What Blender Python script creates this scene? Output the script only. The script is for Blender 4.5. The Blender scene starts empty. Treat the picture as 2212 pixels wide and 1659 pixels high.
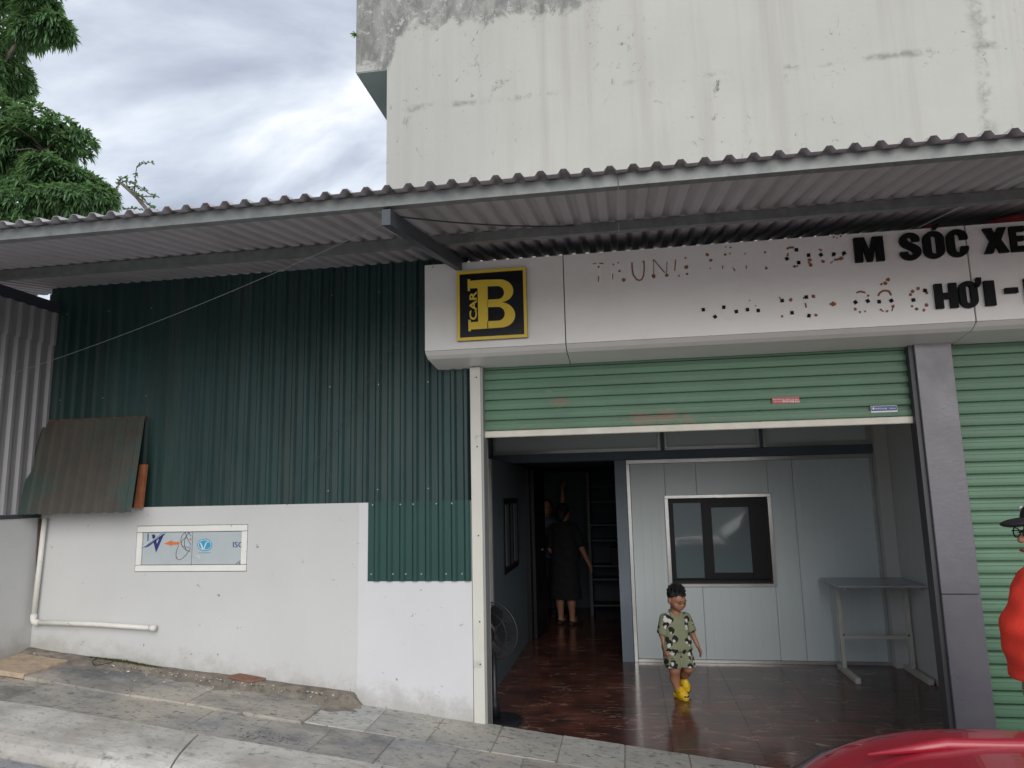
import bpy, bmesh, math, random
import numpy as np
from mathutils import Vector, Matrix
rnd = random.Random(7)
sc = bpy.context.scene
COL = sc.collection

# ---------------------------------------------------------------- camera
H = 1.6
FPX, CX, CY, IMW = 1523.7, 1106.0, 829.5, 2212.0
_y, _p, _r = (math.radians(a) for a in (-8.968, 8.822, -1.248))
FWD = Vector((math.sin(_y)*math.cos(_p), math.cos(_y)*math.cos(_p), math.sin(_p)))
_ri = Vector((math.cos(_y), -math.sin(_y), 0)); _u = _ri.cross(FWD)
RGT = _ri*math.cos(_r) + _u*math.sin(_r)
UPV = _u*math.cos(_r) - _ri*math.sin(_r)
CAM = Vector((0, 0, H))
cd = bpy.data.cameras.new('camera'); cam = bpy.data.objects.new('camera', cd); COL.objects.link(cam)
cd.sensor_width = 36; cd.lens = 36*FPX/IMW; cd.clip_end = 3000; cd.clip_start = 0.05
cam.matrix_world = Matrix(((RGT.x, UPV.x, -FWD.x, CAM.x), (RGT.y, UPV.y, -FWD.y, CAM.y), (RGT.z, UPV.z, -FWD.z, CAM.z), (0, 0, 0, 1)))
sc.camera = cam

# ---------------------------------------------------------------- world, sun, exposure
sun_dir = Vector((0.28, -0.85, 0.43)).normalized()
w = bpy.data.worlds.new('World'); sc.world = w; w.use_nodes = True
nt = w.node_tree; nt.nodes.clear(); N = nt.nodes; L = nt.links
def wn(t, **k):
    n = N.new(t)
    for a, b in k.items(): setattr(n, a, b)
    return n
out = wn('ShaderNodeOutputWorld'); bg = wn('ShaderNodeBackground'); bg.inputs['Strength'].default_value = 1.0
sky = wn('ShaderNodeTexSky', sky_type='NISHITA', sun_disc=False)
sky.sun_elevation = math.asin(sun_dir.z); sky.sun_rotation = math.atan2(sun_dir.x, sun_dir.y)
sky.air_density = 1.0; sky.dust_density = 2.0
skm = wn('ShaderNodeVectorMath', operation='SCALE'); skm.inputs['Scale'].default_value = 0.09
L.new(sky.outputs[0], skm.inputs[0])
tc = wn('ShaderNodeTexCoord'); sx = wn('ShaderNodeSeparateXYZ'); L.new(tc.outputs['Generated'], sx.inputs[0])
zz = wn('ShaderNodeMath', operation='MAXIMUM'); zz.inputs[1].default_value = 0.0; L.new(sx.outputs[2], zz.inputs[0])
za = wn('ShaderNodeMath', operation='ADD'); za.inputs[1].default_value = 0.35; L.new(zz.outputs[0], za.inputs[0])
dv = wn('ShaderNodeCombineXYZ')
for i in (0, 1):
    d = wn('ShaderNodeMath', operation='DIVIDE'); L.new(sx.outputs[i], d.inputs[0]); L.new(za.outputs[0], d.inputs[1]); L.new(d.outputs[0], dv.inputs[i])
mp = wn('ShaderNodeMapping'); mp.inputs['Rotation'].default_value = (0, 0, math.radians(38)); mp.inputs['Scale'].default_value = (1.0, 1.7, 1); mp.inputs['Location'].default_value = (3.1, 1.4, 0)
L.new(dv.outputs[0], mp.inputs[0])
n1 = wn('ShaderNodeTexNoise'); n1.inputs['Scale'].default_value = 2.3; n1.inputs['Detail'].default_value = 7; n1.inputs['Roughness'].default_value = 0.52; n1.inputs['Distortion'].default_value = 0.35
L.new(mp.outputs[0], n1.inputs['Vector'])
cr = wn('ShaderNodeValToRGB'); e = cr.color_ramp.elements
e[0].position = 0.34; e[0].color = (0.35, 0.395, 0.48, 1)
e[1].position = 0.68; e[1].color = (1.02, 1.02, 1.03, 1)
e2 = cr.color_ramp.elements.new(0.45); e2.color = (0.51, 0.555, 0.64, 1)
e3 = cr.color_ramp.elements.new(0.55); e3.color = (0.70, 0.745, 0.82, 1)
L.new(n1.outputs[0], cr.inputs[0])
mx = wn('ShaderNodeMix', data_type='RGBA'); mx.inputs[0].default_value = 0.86
L.new(skm.outputs[0], mx.inputs[6]); L.new(cr.outputs[0], mx.inputs[7])
L.new(mx.outputs[2], bg.inputs[0]); L.new(bg.outputs[0], out.inputs[0])

sl = bpy.data.lights.new('sun', 'SUN'); sl.energy = 1.5; sl.angle = math.radians(50); sl.color = (1.0, 0.975, 0.94)
so = bpy.data.objects.new('sun', sl); COL.objects.link(so); so.rotation_euler = (-sun_dir).to_track_quat('-Z', 'Y').to_euler(); so.location = (10, -20, 20)
vs = sc.view_settings; vs.view_transform = 'Standard'; vs.look = 'None'; vs.gamma = 1; vs.use_curve_mapping = False; vs.exposure = 0.40
sc.cycles.max_bounces = 8; sc.cycles.diffuse_bounces = 5
sc.cycles.use_denoising = True

# ---------------------------------------------------------------- layout helpers: point on the wall plane seen at a place in the photograph
def ray(a, b): return FWD + RGT*((a-CX)/FPX) - UPV*((b-CY)/FPX)
def pY(a, b, v): d = ray(a, b); return CAM + d*(v/d.y)
def pZ(a, b, v): d = ray(a, b); return CAM + d*((v-H)/d.z)
def pX(a, b, v): d = ray(a, b); return CAM + d*(v/d.x)
SLX, SLY, G0 = -0.1163, 0.02, 0.0755
def gz(x, y): return G0 + SLX*x + SLY*(y-4.6)      # pavement plane: the street climbs to the left
def gzc(x): return G0 + SLX*max(-9, min(7, x))

# ---------------------------------------------------------------- materials
MATS = {}
def M(name, col, rough=0.6, metal=0.0, var=0.0, vscale=6.0, bump=0.0, bscale=60.0, dirt=None, dscale=3.0, dlo=0.55, dhi=0.75, spec=0.5, coat=0.0, objrand=0.0, stretch=(1, 1, 1), trans=0.0, coords='Object', ddetail=8, dirt2=None, d2scale=20.0, d2lo=0.62, d2hi=0.66, rvar=0.0):
    if name in MATS: return MATS[name]
    m = bpy.data.materials.new(name); m.use_nodes = True; MATS[name] = m
    t = m.node_tree; n = t.nodes; l = t.links; b = n['Principled BSDF']
    b.inputs['Roughness'].default_value = rough; b.inputs['Metallic'].default_value = metal
    b.inputs['Specular IOR Level'].default_value = spec; b.inputs['Coat Weight'].default_value = coat
    if trans: b.inputs['Transmission Weight'].default_value = trans
    co = n.new('ShaderNodeTexCoord')
    if coords == 'World':
        g = n.new('ShaderNodeNewGeometry'); src = g.outputs['Position']
    else: src = co.outputs[coords]
    mp = n.new('ShaderNodeMapping'); mp.inputs['Scale'].default_value = stretch; l.new(src, mp.inputs[0]); vec = mp.outputs[0]
    rgb = n.new('ShaderNodeRGB'); rgb.outputs[0].default_value = (*col, 1); cur = rgb.outputs[0]
    def noise(scale, detail=6, rough_=0.6, dist=0.0):
        x = n.new('ShaderNodeTexNoise'); x.inputs['Scale'].default_value = scale; x.inputs['Detail'].default_value = detail; x.inputs['Roughness'].default_value = rough_; x.inputs['Distortion'].default_value = dist
        l.new(vec, x.inputs['Vector']); return x.outputs[0]
    def mr(v, a, b_, c, d):
        x = n.new('ShaderNodeMapRange'); x.inputs[1].default_value = a; x.inputs[2].default_value = b_; x.inputs[3].default_value = c; x.inputs[4].default_value = d; l.new(v, x.inputs[0]); return x.outputs[0]
    def scale_col(c, v):
        x = n.new('ShaderNodeVectorMath'); x.operation = 'SCALE'; l.new(c, x.inputs[0]); l.new(v, x.inputs['Scale']); return x.outputs[0]
    def mix(c, colr, f):
        x = n.new('ShaderNodeMix'); x.data_type = 'RGBA'; l.new(f, x.inputs[0]); l.new(c, x.inputs[6]); x.inputs[7].default_value = (*colr, 1); return x.outputs[2]
    if var: cur = scale_col(cur, mr(noise(vscale), 0.3, 0.7, 1-var, 1+var))
    if objrand:
        oi = n.new('ShaderNodeObjectInfo'); cur = scale_col(cur, mr(oi.outputs['Random'], 0, 1, 1-objrand, 1+objrand))
    if dirt: cur = mix(cur, dirt, mr(noise(dscale, ddetail, 0.65), dlo, dhi, 0, 1))
    if dirt2: cur = mix(cur, dirt2, mr(noise(d2scale, 5, 0.7), d2lo, d2hi, 0, 1))
    l.new(cur, b.inputs['Base Color'])
    if rvar: l.new(mr(noise(vscale*2.3), 0.3, 0.7, rough-rvar, rough+rvar), b.inputs['Roughness'])
    if bump:
        bp = n.new('ShaderNodeBump'); bp.inputs['Strength'].default_value = bump; bp.inputs['Distance'].default_value = 0.01
        l.new(noise(bscale, 5), bp.inputs['Height']); l.new(bp.outputs[0], b.inputs['Normal'])
    return m

# ---------------------------------------------------------------- mesh helpers
LOCALS = set()
def WM(o):
    b = Matrix.LocRotScale(o.location, o.rotation_euler, o.scale)
    return b if o.parent is None else WM(o.parent) @ o.matrix_parent_inverse @ b
def setpar(o, parent):
    """meshes are written in world coordinates unless their thing is listed in LOCALS"""
    o.parent = parent
    if parent.name in LOCALS: LOCALS.add(o.name)
    else: o.matrix_parent_inverse = WM(parent).inverted()
def link(name, me, mat=None, parent=None, smooth=False):
    o = bpy.data.objects.new(name, me); COL.objects.link(o)
    if mat is not None and not me.materials: me.materials.append(mat)
    if parent is not None: setpar(o, parent)
    if smooth:
        me.polygons.foreach_set('use_smooth', [True]*len(me.polygons))
    return o
def pyd(name, v, f, mat=None, parent=None, smooth=False):
    me = bpy.data.meshes.new(name); me.from_pydata([tuple(a) for a in v], [], f); me.update()
    return link(name, me, mat, parent, smooth)
def fromb(name, bm, mat=None, parent=None, smooth=False, fix=True):
    if fix: bmesh.ops.recalc_face_normals(bm, faces=bm.faces)
    me = bpy.data.meshes.new(name); bm.to_mesh(me); bm.free()
    return link(name, me, mat, parent, smooth)
def bbox(bm, lo, hi, bev=0.0):
    r = bmesh.ops.create_cube(bm, size=1.0); vs = r['verts']
    for v in vs: v.co = Vector([(lo[i]+hi[i])/2 + v.co[i]*(hi[i]-lo[i]) for i in range(3)])
    if bev:
        es = list({e for v in vs for e in v.link_edges}); bmesh.ops.bevel(bm, geom=es, offset=bev, segments=1, affect='EDGES')
def box(name, lo, hi, mat, parent=None, bev=0.0):
    bm = bmesh.new(); bbox(bm, lo, hi, bev); return fromb(name, bm, mat, parent)
def quadbox(name, a, b, c, d, th, mat, parent=None):
    """a prism on quad a,b,c,d (facing the camera side) with thickness vector th"""
    v = [Vector(q) for q in (a, b, c, d)]; t = Vector(th); v += [q+t for q in v]
    f = [(0, 1, 2, 3), (7, 6, 5, 4), (0, 4, 5, 1), (1, 5, 6, 2), (2, 6, 7, 3), (3, 7, 4, 0)]
    bm = bmesh.new(); vs = [bm.verts.new(q) for q in v]
    for q in f: bm.faces.new([vs[i] for i in q])
    return fromb(name, bm, mat, parent)
def prism(bm, pts2, fn, t0, t1):
    """extrude a 2D polygon; fn(u,v,t)->Vector"""
    a = [bm.verts.new(fn(u, v, t0)) for u, v in pts2]; b = [bm.verts.new(fn(u, v, t1)) for u, v in pts2]; n = len(a)
    bm.faces.new(a); bm.faces.new(b[::-1])
    for i in range(n): bm.faces.new((a[i], b[i], b[(i+1) % n], a[(i+1) % n]))
def tube(bm, pts, r, seg=8, cap=True):
    pts = [Vector(p) for p in pts]; rs = r if isinstance(r, (list, tuple)) else [r]*len(pts); rings = []; ref = None
    for i, p in enumerate(pts):
        d = (pts[min(i+1, len(pts)-1)] - pts[max(i-1, 0)]).normalized()
        if ref is None: ref = d.orthogonal().normalized()
        ref = (ref - d*ref.dot(d)).normalized(); bn = d.cross(ref)
        rings.append([bm.verts.new(p + (ref*math.cos(2*math.pi*k/seg) + bn*math.sin(2*math.pi*k/seg))*rs[i]) for k in range(seg)])
    for a, b in zip(rings, rings[1:]):
        for k in range(seg): bm.faces.new((a[k], a[(k+1) % seg], b[(k+1) % seg], b[k]))
    if cap: bm.faces.new(rings[0][::-1]); bm.faces.new(rings[-1])
def tubeobj(name, pts, r, mat, parent=None, seg=8, smooth=True):
    bm = bmesh.new(); tube(bm, pts, r, seg); return fromb(name, bm, mat, parent, smooth)
def tag(o, label=None, cat=None, group=None, kind=None):
    for k, v in (('label', label), ('category', cat), ('group', group), ('kind', kind)):
        if v: o[k] = v
    return o
def thing(name, loc, label, cat, group=None, rz=0):
    o = bpy.data.objects.new(name, None); COL.objects.link(o); o.location = loc; o.rotation_euler = (0, 0, rz); o.empty_display_size = 0.1
    return tag(o, label, cat, group)
def text_mesh(s, size=1.0, offset=0.0, extr=0.0, align='LEFT', spacing=1.0):
    c = bpy.data.curves.new('t', 'FONT'); c.body = s; c.size = size; c.offset = offset; c.extrude = extr; c.align_x = align; c.resolution_u = 3; c.space_character = spacing
    o = bpy.data.objects.new('t', c); COL.objects.link(o); bpy.context.view_layer.update()
    me = bpy.data.meshes.new_from_object(o.evaluated_get(bpy.context.evaluated_depsgraph_get())); me.materials.clear()
    bpy.data.objects.remove(o); bpy.data.curves.remove(c); return me
def fit_mesh(me, fn):
    """map mesh's own xy box to 0..1 and pass through fn(u,v,z)"""
    n = len(me.vertices); co = np.empty(n*3, np.float32); me.vertices.foreach_get('co', co); co = co.reshape(-1, 3)
    lo = co.min(0); hi = co.max(0); sz = np.maximum(hi-lo, 1e-6)
    for i, v in enumerate(me.vertices):
        u = (co[i]-lo)/sz; v.co = fn(float(u[0]), float(u[1]), float(co[i][2]))
    me.update(); return me
def corr(bm, n0, n1, pitch, h, place, v0, v1, off=0.0, flat=0.46, crest=0.22):
    """trapezoid corrugated sheet from wave n0 to n1; place(u, v, w) -> world, w out of the sheet"""
    sl = (1-flat-crest)/2; prof = []
    k = n0
    while k < n1:
        prof += [(k*pitch, 0), ((k+flat)*pitch, 0), ((k+flat+sl)*pitch, h), ((k+flat+sl+crest)*pitch, h)]; k += 1
    prof.append((n1*pitch, 0)); t = 0.0008
    top = [[bm.verts.new(place(u, v, w_+t+off)) for u, w_ in prof] for v in (v0, v1)]
    bot = [[bm.verts.new(place(u, v, w_-t+off)) for u, w_ in prof] for v in (v0, v1)]
    for i in range(len(prof)-1):
        bm.faces.new((top[0][i], top[0][i+1], top[1][i+1], top[1][i])); bm.faces.new((bot[1][i], bot[1][i+1], bot[0][i+1], bot[0][i]))
        for r in (0, 1): bm.faces.new((top[r][i], bot[r][i], bot[r][i+1], top[r][i+1]))
    for i in (0, len(prof)-1): bm.faces.new((top[0][i], top[1][i], bot[1][i], bot[0][i]))
# ================================================================ SETTING
m_dirt = M('dirt_mat', (0.20, 0.178, 0.148), 0.95, var=0.4, vscale=14, bump=0.5, bscale=90, coords='World')
m_road = M('concrete_road_mat', (0.34, 0.33, 0.31), 0.9, var=0.3, vscale=3, bump=0.4, bscale=120, coords='World', dirt=(0.26, 0.24, 0.21), dscale=1.2)
# ground sheet: street climbs to the left, flattens out far away
xs = [-1500, -300, -60, -14, -9, -6, -4.6, -3, -1, 1, 3, 5, 7, 12, 40, 300, 1500]
ys = [-1500, -300, -60, -15, -5, 0, 2, 3.3, 3.9, 4.5, 6, 9, 14, 30, 120, 600, 1500]
gv = []; gf = []
for yy in ys:
    for xx in xs:
        z = gzc(xx) - 0.20 + SLY*(max(-6, min(5, yy))-4.6)
        if yy > 4.5: z -= 0.25
        gv.append((xx, yy, z))
nx = len(xs)
for j in range(len(ys)-1):
    for i in range(nx-1): gf.append((j*nx+i, j*nx+i+1, (j+1)*nx+i+1, (j+1)*nx+i))
ground = tag(pyd('ground', gv, gf, m_road), kind='structure')

# pavement bed + pavers
m_bed = M('joint_mat', (0.27, 0.245, 0.205), 0.95, var=0.3, vscale=30, coords='World')
def paver_mat(name, col, dust, dlo, dhi):
    m = M(name, col, 0.62, var=0.28, vscale=9, bump=0.6, bscale=55, coords='World', objrand=0.30, dirt=dust, dscale=1.7, dlo=dlo, dhi=dhi, dirt2=(0.11, 0.105, 0.10), d2scale=26, d2lo=0.54, d2hi=0.68, stretch=(0.8, 1.3, 1), rvar=0.12)
    return m
m_slate = paver_mat('slate_mat', (0.235, 0.238, 0.24), (0.48, 0.44, 0.375), 0.40, 0.62)
m_slate_pale = paver_mat('slate_pale_mat', (0.36, 0.365, 0.355), (0.47, 0.445, 0.39), 0.40, 0.66)
m_tan = M('tan_slab_mat', (0.47, 0.36, 0.26), 0.85, var=0.22, vscale=20, bump=0.4, bscale=120, coords='World', dirt=(0.3, 0.25, 0.2), dscale=9)
bed_z = lambda x, y: gz(x, y)-0.006
pav = tag(quadbox('pavement', (-6, 3.74, bed_z(-6, 3.74)), (4.5, 3.74, bed_z(4.5, 3.74)), (4.5, 4.598, bed_z(4.5, 4.598)), (-6, 4.598, bed_z(-6, 4.598)), (0, 0, -0.25), m_bed), kind='structure')
ex = Vector((1, 0, SLX)); ey = Vector((0, 1, SLY)); en = ex.cross(ey).normalized()
def slab(name, x0, x1, y0, y1, mat, parent, lift=0.0, th=0.03, gap=0.003, tilt=0.0, base=gz):
    bm = bmesh.new(); g = gap
    p = []
    dz = [rnd.uniform(-tilt, tilt) for _ in range(4)]
    for k, (x, y) in enumerate(((x0+g, y0+g), (x1-g, y0+g), (x1-g, y1-g), (x0+g, y1-g))):
        p.append(Vector((x, y, base(x, y)+lift+dz[k])))
    top = [bm.verts.new(q) for q in p]; bot = [bm.verts.new(q-Vector((0, 0, th))) for q in p]
    bm.faces.new(top); bm.faces.new(bot[::-1])
    for k in range(4): bm.faces.new((top[k], bot[k], bot[(k+1) % 4], top[(k+1) % 4]))
    bmesh.ops.bevel(bm, geom=[e_ for e_ in bm.edges if all(v in top for v in e_.verts)], offset=0.004, segments=1, affect='EDGES')
    return fromb(name, bm, mat, parent)
PW = 0.373
x = -0.083 - PW*16
while x < 4.3:                                   # row along the wall
    if x + PW < -5.6: x += PW; continue
    tan = abs(x+4.06) < 0.13
    lift = 0.012 if x < -1.96 else 0.0
    if x < -1.96: slab('paver', x, x+PW, 4.13, 4.50, m_tan if tan else m_slate, pav, lift=lift+(0.012 if tan else 0), tilt=0.006)
    else: slab('paver', x, x+PW, 4.17, 4.597, m_slate_pale, pav, tilt=0.003)
    x += PW
x = -1.045 - PW*12.9
while x < 4.3:                                   # row along the kerb
    y1 = 4.17 if x > -1.9 else 4.13
    slab('paver', x, x+PW, 3.78, y1, m_slate, pav, tilt=0.003); x += PW
# dusty strip of mortar and earth along the wall
def wob(x, k=0): return math.sin(x*7.3+k)*0.5 + math.sin(x*17.1+k*2)*0.3 + math.sin(x*41+k)*0.2
bm = bmesh.new(); n = 120; A = []
for i in range(n+1):
    xx = -4.25 + (4.25-1.80)*i/n
    lift = 0.03 + 0.028*min(1, max(0, (xx+3.6)/1.5))
    yf = 4.46 + 0.06*wob(xx)
    row = [(xx, 4.62, lift+0.012), (xx, 4.56, lift+0.008+0.006*wob(xx, 2)), (xx, 4.51, lift+0.004*wob(xx, 4)), (xx, yf+0.02, 0.012), (xx, yf-0.03, 0.002)]
    A.append([bm.verts.new((a, b, gz(a, b)+c)) for a, b, c in row])
for a, b in zip(A, A[1:]):
    for k in range(4): bm.faces.new((a[k], b[k], b[k+1], a[k+1]))
ea = A[-1]; low = [bm.verts.new((v.co.x+0.07+0.03*math.sin(v.co.y*60), v.co.y, gz(v.co.x+0.05, v.co.y)-0.005)) for v in ea]
for k in range(4): bm.faces.new((ea[k], low[k], low[k+1], ea[k+1]))
strip = tag(fromb('dirt_strip', bm, m_dirt, None, True), 'strip of dried mortar and earth along the foot of the white wall', 'dirt', kind='stuff')
m_fleck = M('plaster_fleck_mat', (0.52, 0.50, 0.46), 0.9, var=0.2, vscale=40, coords='World')
bm = bmesh.new(); rr = random.Random(3)
def shard(bm, x, y, z, s):
    a = rr.uniform(0, 6.3); k = rr.uniform(0.35, 1.0); hh = s*rr.uniform(0.2, 0.5); pts = []
    for q in range(5):
        an = a+q*1.257+rr.uniform(-.3, .3); u, v = math.cos(an)*s, math.sin(an)*s*k
        pts.append((x+u*math.cos(a)-v*math.sin(a), y+u*math.sin(a)+v*math.cos(a)))
    t = [bm.verts.new((p, q, z+hh)) for p, q in pts]; b_ = [bm.verts.new((p, q, z-0.004)) for p, q in pts]
    bm.faces.new(t)
    for q in range(5): bm.faces.new((t[q], b_[q], b_[(q+1) % 5], t[(q+1) % 5]))
for i in range(170):
    xx = rr.uniform(-4.15, -1.85); c_ = rr.choice((-3.0, -2.75, -2.0, -1.95, -3.3, -2.45)); xx = xx if rr.random() < 0.45 else rr.gauss(c_, 0.11)
    if xx > -1.85 or xx < -4.15: continue
    yy = 4.56 - abs(rr.gauss(0, 0.05)); yy -= 0.12 if rr.random() < 0.12 else 0
    lift = 0.03 + 0.028*min(1, max(0, (xx+3.6)/1.5))
    z = gz(xx, yy) + (lift if yy > 4.5 else (0.016 + max(0, (yy-4.46)/0.05)*lift if yy > 4.46 else 0.014))
    shard(bm, xx, yy, z, rr.uniform(0.002, 0.0065) if rr.random() < 0.93 else rr.uniform(0.007, 0.012))
for i in range(70):
    xx = rr.gauss(-1.32, 0.05); yy = rr.gauss(4.47, 0.04); shard(bm, xx, yy, gz(xx, yy)+0.001, rr.uniform(0.002, 0.006)) if i < 22 else None
tag(fromb('plaster_flecks', bm, m_fleck), 'white flakes of plaster scattered along the wall foot', 'rubble', kind='stuff')
m_grit = M('grit_mat', (0.10, 0.09, 0.075), 0.95, var=0.3, vscale=50, coords='World')
bm = bmesh.new()
for i in range(700):
    xx = rr.uniform(-4.1, -1.85); yy = 4.575 - abs(rr.gauss(0, 0.035)); lift = 0.03 + 0.028*min(1, max(0, (xx+3.6)/1.5))
    shard(bm, xx, yy, gz(xx, yy)+lift-0.003, rr.uniform(0.002, 0.008))
for i in range(60):
    xx = rr.gauss(-2.02, 0.10); yy = rr.gauss(3.88, 0.03); shard(bm, xx, yy, gz(xx, yy), rr.uniform(0.002, 0.006))
tag(fromb('grit', bm, m_grit), 'dark grit and crumbs on the pavement', 'grit', kind='stuff')
m_moss = M('moss_mat', (0.075, 0.085, 0.015), 0.95, var=0.5, vscale=40, bump=0.8, bscale=200, coords='World')
bm = bmesh.new()
for i in range(900):
    xx = -3.72 + (i/900)*0.56 + rr.uniform(-.02, .02); yy = 4.57 - abs(rr.gauss(0, 0.010)); z = gz(xx, yy)+0.044
    a = rr.uniform(0, 6.3); h_ = rr.uniform(0.006, 0.020)*(1.2-abs(i/450-1)); w_ = 0.003
    v = [bm.verts.new((xx+w_*math.cos(a), yy+w_*math.sin(a), z)), bm.verts.new((xx-w_*math.cos(a), yy-w_*math.sin(a), z)), bm.verts.new((xx+rr.uniform(-.006, .006), yy-rr.uniform(0, .006), z+h_))]
    bm.faces.new(v)
tag(fromb('moss', bm, m_moss, fix=False), 'line of olive green moss where the white wall meets the pavement', 'moss', kind='stuff')

# kerb stones: rounded pale marble
m_kerb = M('kerb_mat', (0.50, 0.485, 0.455), 0.65, var=0.28, vscale=4, bump=0.5, bscale=50, coords='World', dirt=(0.33, 0.30, 0.26), dscale=2.6, dlo=0.46, dhi=0.70, dirt2=(0.24, 0.225, 0.20), d2scale=24, d2lo=0.54, d2hi=0.70, stretch=(0.7, 1.2, 1))
kerb = tag(quadbox('kerb', (-6, 3.45, gz(-6, 3.45)-0.12), (4.6, 3.45, gz(4.6, 3.45)-0.12), (4.6, 3.735, gz(4.6, 3.735)-0.02), (-6, 3.735, gz(-6, 3.735)-0.02), (0, 0, -0.2), m_bed), kind='structure')
prof = [(3.775, -0.03), (3.775, 0.002), (3.765, 0.008), (3.70, 0.004), (3.62, -0.004), (3.55, -0.016), (3.49, -0.036), (3.45, -0.062), (3.43, -0.095), (3.425, -0.16)]
kx = [-5.6, -4.6, -3.62, -2.37, -1.32, -0.35, 0.62, 1.6, 2.6, 3.6, 4.5]
for a, b in zip(kx, kx[1:]):
    bm = bmesh.new(); dx = 0.05; g = 0.005; rows = []
    ns = 5; r_ = rnd.uniform(-0.004, 0.004)
    for i in range(ns+1):
        t = i/ns; row = []
        for (yy, dz) in prof:
            sh = dx*(3.775-yy)/0.35
            xx = a+g + (b-a-2*g)*t + sh; e_ = 0.006 if i in (0, ns) and dz > -0.09 else 0
            row.append(bm.verts.new((xx, yy, gz(xx, yy)+dz-e_+r_)))
        rows.append(row)
    for p, q in zip(rows, rows[1:]):
        for k in range(len(prof)-1): bm.faces.new((p[k], q[k], q[k+1], p[k+1]))
    bm.faces.new(rows[0]); bm.faces.new(rows[-1][::-1])
    fromb('kerb_stone', bm, m_kerb, kerb)
gut = tag(quadbox('gutter', (-6, 2.9, gz(-6, 2.9)-0.135), (4.6, 2.9, gz(4.6, 2.9)-0.135), (4.6, 3.42, gz(4.6, 3.42)-0.135), (-6, 3.42, gz(-6, 3.42)-0.135), (0, 0, -0.08), m_bed), kind='structure')
m_gut = paver_mat('gutter_slab_mat', (0.33, 0.345, 0.37), (0.5, 0.48, 0.43), 0.45, 0.7)
x = -5.9
while x < 4.4:
    slab('gutter_slab', x, x+0.62, 2.92, 3.415, m_gut, gut, lift=-0.122, th=0.02, tilt=0.002); x += 0.62

# broken tile, wire loop
m_terra = M('terracotta_mat', (0.21, 0.11, 0.072), 0.8, var=0.2, vscale=25, bump=0.3, coords='World')
q = [(-2.66, 4.525), (-2.60, 4.585), (-2.41, 4.575), (-2.48, 4.505)]
bm = bmesh.new(); v = [bm.verts.new((a, b, gz(a, b)+0.066+0.012*(b-4.5)/0.08)) for a, b in q]; w2 = [bm.verts.new((a, b, gz(a, b)+0.054+0.012*(b-4.5)/0.08)) for a, b in q]
bm.faces.new(v); bm.faces.new(w2[::-1])
for k in range(4): bm.faces.new((v[k], w2[k], w2[(k+1) % 4], v[(k+1) % 4]))
tag(fromb('tile_fragment', bm, m_terra), 'broken brown clay tile lying on the dirt at the wall foot', 'tile')
pts = []
for i in range(15):
    a = math.pi*i/14; xx = -3.58 - 0.055*math.cos(a)*1.2; yy = 4.55-0.085*math.sin(a); pts.append((xx, yy, gz(xx, yy)+0.03+0.012*abs(math.cos(a))))
tag(tubeobj('wire_loop', pts, 0.0025, M('black_rubber_mat', (0.02, 0.02, 0.022), 0.6), seg=5), 'short loop of dark wire on the pavement by the moss', 'wire')
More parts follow.
